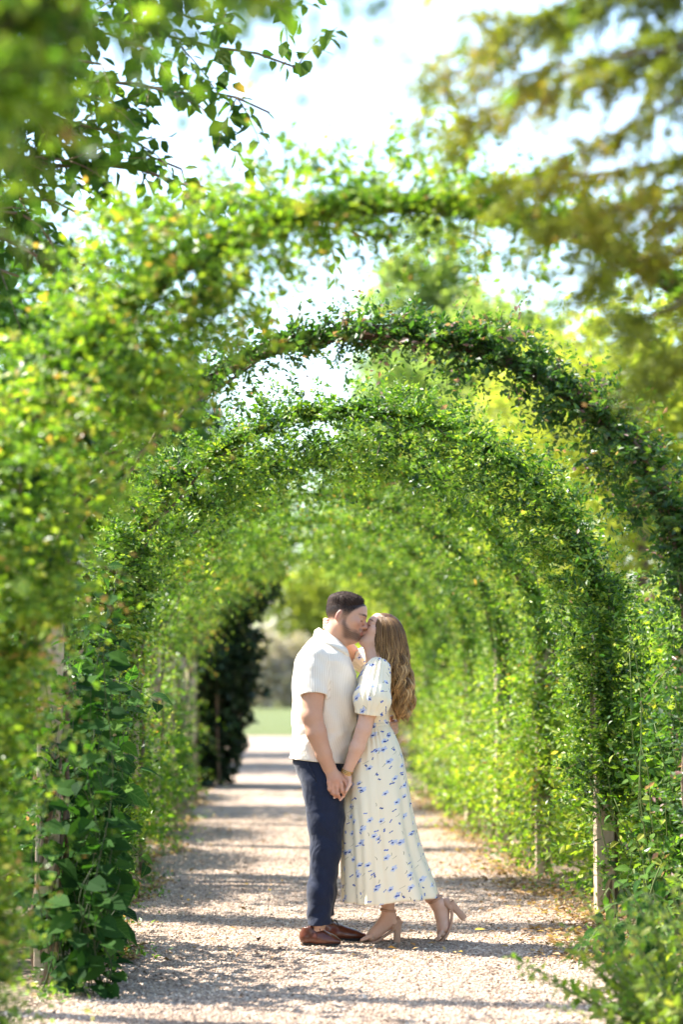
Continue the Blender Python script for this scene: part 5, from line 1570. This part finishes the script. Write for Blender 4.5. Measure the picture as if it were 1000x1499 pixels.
def stem_leaves(root, paths, mes, rng, spacing, L, n_max, lean, side=.9, stem_mat=M_gstem, r0=.006, names='stem', first=.12, hang=.5):
    """leaves in alternating pairs along each stem; lean = direction the blades turn to"""
    cnt = 0; extra = []
    for pts in paths:
        pts = np.asarray(pts, float)
        mb = MB(); mb.tube(pts, np.linspace(r0, r0 * .35, len(pts)), 6); mb.build(names, stem_mat, root)
        seg = np.linalg.norm(np.diff(pts, axis=0), axis=1); cum = np.concatenate([[0], np.cumsum(seg)]); tot = cum[-1]
        s = tot * first; k = 0
        while s < tot:
            p = np.array([np.interp(s, cum, pts[:, c]) for c in range(3)])
            p2 = np.array([np.interp(min(s + .02, tot), cum, pts[:, c]) for c in range(3)]); p1 = np.array([np.interp(max(s - .02, 0), cum, pts[:, c]) for c in range(3)])
            T = norm(p2 - p1)
            az = k * 2.4 + rng.normal(0, .4)
            e1 = norm(np.cross(T, np.array([.3, .2, 1.0]))); e2 = np.cross(T, e1)
            o = e1 * math.cos(az) + e2 * math.sin(az)
            ax = norm(o * side + T * .35 + lean * .45 + np.array([0, 0, -hang]) + rng.normal(0, .22, 3))
            nr = norm(np.array([0, 0, .8]) + lean * .55 + rng.normal(0, .35, 3))
            LL = L * rng.uniform(.6, 1.2) * (1.08 - .45 * s / tot)
            if cnt < n_max:
                put_leaf(mes[rng.integers(len(mes))], root, p + ax * LL * .22, ax, nr, LL); cnt += 1
            else: extra.append((p + ax * LL * .2, ax, nr, LL))
            s += spacing * rng.uniform(.6, 1.4); k += 1
    return extra

# big-leaved climber beside the left post
rng = np.random.default_rng(7)
root = thing('leafy_climber', 'dark green climber with large heart-shaped leaves in front of the left arch post', 'climber', (-.98, 11.6, 0))
mes = [leaf_template('big_leaf_blade', M_big, HEART, .16, .25, 1), leaf_template('big_leaf_blade', M_big, OVAL, .2, .15, 2), leaf_template('big_leaf_blade', M_big, HEART, .3, .4, 3)]
paths = []
for k in range(66):
    y0 = rng.uniform(10.25, 12.5); x0 = (rng.uniform(62, 160) - CX) * y0 / FPX; h = rng.uniform(1.1, 2.1) if k % 3 else rng.uniform(.35, .9)
    h *= .88 + .12 * (y0 > 11.5)
    q = np.linspace(0, 1, 12)[:, None]
    lean = np.array([rng.uniform(-.08, .16), rng.uniform(-.3, .1), 0])
    paths.append(np.array([x0, y0, -.02]) + np.array([0, 0, h]) * q + lean * q ** 2 + np.array([.04, .04, 0]) * np.sin(q * 9 + k))
for (px, py, dy, px2, py2) in ((130, 1000, 12.6, 232, 1030), (120, 1180, 12.5, 215, 1265), (110, 1100, 12.4, 205, 1130), (90, 900, 12.5, 165, 830), (100, 840, 12.6, 150, 800), (150, 1250, 12.6, 205, 1290)):
    a, b = at(px, py, dy), at(px2, py2, dy - .1); q = np.linspace(0, 1, 7)[:, None]
    a = a + np.array([-.15, .15, -.05])
    paths.append(a + (b - a) * q + np.array([0, 0, .10]) * np.sin(q * 3.14))
order = list(range(66, 72)) + list(range(66))
ex = stem_leaves(root, [paths[j] for j in order], mes, rng, .068, .150, 300, np.array([.35, -.75, 0]), stem_mat=M_dstem, r0=.0035)
if ex:
    P_, A_, N_, L_ = (np.array([e[c] for e in ex]) for c in range(4))
    leaf_cloud('foliage', P_, A_, N_, L_, .75, rng.random(len(ex)) * .7, M_bigc, root, rng, hi=True)

# thicket on the right
rng = np.random.default_rng(8)
root = thing('leafy_thicket', 'dense green thicket of oval leaves crowding the right arch post', 'thicket', (2.15, 13.2, 0))
mes = [leaf_template('thicket_leaf_blade', M_mid, OVAL, .2, .15, 4), leaf_template('thicket_leaf_blade', M_mid, HEART, .2, .25, 5)]
paths = []
for k in range(34):
    x0 = rng.uniform(1.90, 2.55); y0 = rng.uniform(12.4, 13.7); h = rng.uniform(.5, 1.95)
    q = np.linspace(0, 1, 10)[:, None]
    lean = np.array([rng.uniform(-.42, .1), rng.uniform(-.4, .1), 0])
    paths.append(np.array([x0, y0, -.02]) + np.array([0, 0, h]) * q + lean * q ** 1.6 + np.array([.03, .03, 0]) * np.sin(q * 9 + k))
ex = stem_leaves(root, paths, mes, rng, .060, .082, 300, np.array([-.3, -.75, 0]), stem_mat=M_gstem)
P_, A_, N_, L_ = (np.array([e[c] for e in ex]) for c in range(4))
leaf_cloud('foliage', P_, A_, N_, L_, .6, rng.random(len(ex)), M_midc, root, rng, hi=True)
shrub('undergrowth', 'dark undergrowth filling in behind the oval-leaved thicket', 'shrub', [(2.45, 13.4, .6, .45, .9, .6), (2.6, 12.6, .5, .45, .8, .5), (2.55, 13.2, 1.2, .4, .8, .45)], 1300, 9, .06, M_shrub, (.1, .8), 9, .5)

# trailing dark leaves at the foot of the near right bush
rng = np.random.default_rng(9)
root = thing('trailing_plant', 'low trailing plant with dark pointed leaves reaching onto the gravel', 'plant', (1.55, 10.3, 0))
mes = [leaf_template('trailing_leaf_blade', M_big, OVAL, .2, .3, 6)]
paths = []
for k in range(15):
    a = np.array([rng.uniform(1.55, 1.85), rng.uniform(10.0, 11.0), .0]); q = np.linspace(0, 1, 8)[:, None]
    b = np.array([rng.uniform(1.28, 1.62), a[1] + rng.uniform(-.45, .1), rng.uniform(.05, .5)])
    paths.append(a + (b - a) * q + np.array([0, 0, .22]) * np.sin(q * 3.0))
stem_leaves(root, paths, mes, rng, .05, .105, 260, np.array([-.5, -.5, .1]))

# near right bush, out of focus
rng = np.random.default_rng(10)
root = thing('lime_bush', 'out of focus lime green bush with small round leaves at the path edge', 'bush', (1.66, 8.7, 0))
mes = [leaf_template('lime_leaf_blade', M_lime, OVAL, .15, .1, 8)]
paths = []
for k in range(100):
    a = np.array([rng.uniform(1.34, 1.85), rng.uniform(8.4, 9.1), -.02]); q = np.linspace(0, 1, 8)[:, None]
    u = norm(np.array([rng.normal(-.35, .45), rng.normal(-.1, .4), rng.uniform(.4, 1.2)]))
    paths.append(a + u * rng.uniform(.40, .85) * q + np.array([0, 0, -.08]) * q ** 2)
ex = stem_leaves(root, paths, mes, rng, .022, .058, 300, np.array([-.3, -.5, .3]), hang=.1)
P_, A_, N_, L_ = (np.array([e[c] for e in ex]) for c in range(4))
leaf_cloud('foliage', P_, A_, N_, L_, .62, .35 + .6 * rng.random(len(ex)), M_shrub_y, root, rng, hi=True)

# tree whose leafy branches overhang from the upper left
rng = np.random.default_rng(12)
TX, TY = -2.75, 10.6
root = thing('overhanging_tree', 'tree with heart-shaped leaves whose branches overhang from the upper left', 'tree', (TX, TY, 0))
q = np.linspace(0, 1, 10)
mb = MB(); mb.tube(np.stack([TX + .35 * q ** 2, TY - .3 * q, -.1 + 4.6 * q], 1), np.linspace(.13, .06, 10), 10); mb.build('trunk', M_bark, root)
mes = [leaf_template('overhanging_leaf_blade', M_over, HEART, .18, .2, 13), leaf_template('overhanging_leaf_blade', M_over, OVAL, .2, .2, 14)]
paths = []; subs = []
for (px, py, d2) in ((120, 60, 9.6), (230, 30, 10.0), (340, 70, 10.2), (430, 130, 10.4), (470, 20, 10.6), (60, 160, 9.8), (180, 190, 10.0), (300, 180, 10.2), (400, 190, 10.3), (90, 270, 10.0), (160, 300, 10.2), (60, 360, 9.9), (120, 420, 10.1), (20, 440, 9.8), (30, 90, 9.4), (250, 110, 9.8), (350, 10, 10.1), (-60, 300, 10), (-80, 120, 10), (40, 20, 9.5), (140, 130, 9.7), (210, 250, 10.1), (545, 375, 10.2), (30, 230, 10.0), (110, 340, 10.3), (200, 330, 10.4), (40, 400, 10.2), (260, 280, 10.5), (150, 240, 10.0), (-30, 380, 10), (-40, 200, 9.8)):
    e = at(px, py, d2); z0 = np.clip(e[2] - rng.uniform(-.2, .5), 2.6, 4.5)
    s0 = np.array([TX + .35 * ((z0 + .1) / 4.6) ** 2, TY - .3 * (z0 + .1) / 4.6, z0]); qq = np.linspace(0, 1, 16)[:, None]
    pt = s0 + (e - s0) * qq + np.array([0, 0, .35]) * np.sin(qq * 2.9) + .02 * np.sin(qq * 25 + px)
    paths.append(pt)
    for k in range(9):
        j = rng.integers(6, 16); a = pt[j]; b = a + np.array([rng.normal(.08, .17), rng.normal(-.1, .2), rng.normal(-.06, .15)]); q3 = np.linspace(0, 1, 6)[:, None]
        subs.append(a + (b - a) * q3 + np.array([0, 0, -.08]) * q3 ** 2)
rng.shuffle(subs)
ex = stem_leaves(root, subs, mes, rng, .030, .10, 200, np.array([.2, -.6, 0]), r0=.004, stem_mat=M_stem, names='twig', hang=.7)
ex += stem_leaves(root, paths, mes, rng, .045, .10, 100, np.array([.2, -.6, 0]), r0=.014, stem_mat=M_stem, names='branch', first=.55, hang=.7)
P_, A_, N_, L_ = (np.array([e[c] for e in ex]) for c in range(4))
leaf_cloud('foliage', P_, A_, N_, L_, .75, rng.random(len(ex)) * .8, M_midc, root, rng, hi=True)

# conifer whose boughs hang in from the upper right
rng = np.random.default_rng(13)
KX, KY = 3.0, 6.6
root = thing('conifer_tree', 'conifer with golden green drooping boughs reaching in from the upper right', 'conifer', (KX, KY, 0))
q = np.linspace(0, 1, 10)
mb = MB(); mb.tube(np.stack([KX - .1 * q, KY + .0 * q, -.1 + 6.5 * q], 1), np.linspace(.16, .05, 10), 10); mb.build('trunk', M_bark, root)
PP, AA = [], []
ends = [(650, 122, 6.4, 3.2), (735, 45, 6.3, 3.5), (690, 170, 6.5, 3.1), (770, 265, 6.6, 2.85), (800, 110, 6.2, 3.3), (850, 20, 6.3, 3.6), (840, 220, 6.4, 3.0), (810, 345, 6.5, 2.7), (885, 395, 6.4, 2.55), (950, 450, 6.3, 2.4), (990, 500, 6.5, 2.3), (930, 90, 6.2, 3.3), (900, 300, 6.3, 2.85)]
for bi, (px, py, d2, zs) in enumerate(ends):
    e = at(px, py, d2); s0 = np.array([KX - .05, KY, zs + rng.normal(0, .15)]); n = 20; qq = np.linspace(0, 1, n)[:, None]
    pt = s0 + (e - s0) * qq + np.array([0, rng.normal(0, .15), rng.uniform(.05, .3)]) * np.sin(qq * 3.14) + np.array([.02, .03, .03]) * np.sin(qq * rng.uniform(7, 13) + bi)
    mb = MB(); mb.tube(pt, np.linspace(.022, .004, n), 6); br = mb.build('bough', M_bark, root)
    T = norm(np.gradient(pt, axis=0))
    for j in range(5, n):
        for k in range(6):
            if rng.random() < .22: continue
            sd = norm(np.cross(T[j], [0, 0, 1.0])) * (1 if k % 2 else -1)
            dirv = norm(T[j] * rng.uniform(.3, 1.0) + sd * rng.uniform(.2, 1) + np.array([0, 0, rng.uniform(-.9, .25)]))
            Lw = rng.uniform(.10, .30) * (1.25 - .6 * j / n)
            o0 = pt[j] + (pt[min(j + 1, n - 1)] - pt[j]) * rng.random()
            for sub in range(3):
                d3 = dirv if sub == 0 else norm(dirv + rng.normal(0, .5, 3)); L3 = Lw if sub == 0 else Lw * .5
                st = o0 if sub == 0 else o0 + dirv * Lw * rng.uniform(.2, .7)
                m = int(L3 / .0030); tq = rng.random(m)[:, None]
                PP.append(st + d3 * L3 * tq + np.array([0, 0, -1.0]) * (L3 * tq) ** 2)
                AA.append(norm(d3 * .8 + rng.normal(0, .55, (m, 3))))
PP, AA = np.concatenate(PP), np.concatenate(AA)
tn = .25 + .5 * rng.random(len(PP)) + .22 * np.sin(PP[:, 0] * 5 + PP[:, 2] * 6)
leaf_cloud('needles', PP, AA, rng.normal(size=PP.shape), rng.uniform(.020, .038, len(PP)), .22, tn, M_spruce, root, rng)

# ---------------------------------------------------------------- leaf litter, fallen leaf, weeds
rng = np.random.default_rng(14)
n = 8500
y = 11.5 + (30 - 11.5) * rng.random(n) ** 1.5
x = np.where(rng.random(n) < .72, edge_r(y) + rng.normal(.10, .20, n), edge_l(y) - np.abs(rng.normal(.0, .14, n)) + .06)
PP = np.stack([x, y, np.full(n, .016) + rng.uniform(0, .014, n)], 1)
A = np.stack([rng.normal(size=n), rng.normal(size=n), rng.normal(0, .25, n)], 1); N = np.array([0, 0, 1.0]) + rng.normal(0, .3, (n, 3))
k_ = rng.choice(n, 420, replace=False)                       # some blown onto the path itself
PP[k_, 0] = edge_l(PP[k_, 1]) + (edge_r(PP[k_, 1]) - edge_l(PP[k_, 1])) * rng.random(420); PP[k_, 2] += .006
o = leaf_cloud('leaf_litter', PP, A, N, rng.uniform(.02, .055, n), .55, rng.random(n), M_litter, None, rng)
tag(o, 'dry brown fallen leaves lying along the edges of the path', 'leaf litter', kind='stuff')
n = 2200
y = 10 + 14 * rng.random(n) ** 1.3; left = rng.random(n) < .6
cl = np.floor(y * 3.1)
x = np.where(left, edge_l(y) - .03 + .08 * np.sin(cl * 5.1) + rng.normal(0, .07, n), edge_r(y) + .16 + .1 * np.sin(cl * 3.7) + rng.normal(0, .09, n))
PP = np.stack([x, y, rng.uniform(.01, .05, n)], 1); A = np.stack([rng.normal(size=n), rng.normal(size=n), rng.uniform(.1, .8, n)], 1)
o = leaf_cloud('weeds', PP, A, np.array([0, 0, 1.0]) + rng.normal(0, .4, (n, 3)), rng.uniform(.018, .045, n), .45, rng.random(n) * .8, M_vine, None, rng)
tag(o, 'small green weeds sprouting along the path edges', 'weeds', kind='stuff')
M_yleaf = plain_mat('yellow_leaf', (.50, .36, .04), .6)
me = leaf_template('fallen_leaf', M_yleaf, OVAL, .35, -.15, 15)
p = at(701, 1369, 12.85)
o = bpy.data.objects.new('fallen_leaf', me); o.location = (p[0] - .02, 12.85, .030); o.rotation_euler = (.25, .12, .3); o.scale = (.06, .06, .06); link(o)
tag(o, 'single yellow fallen leaf on the gravel beside the raised heel', 'leaf')
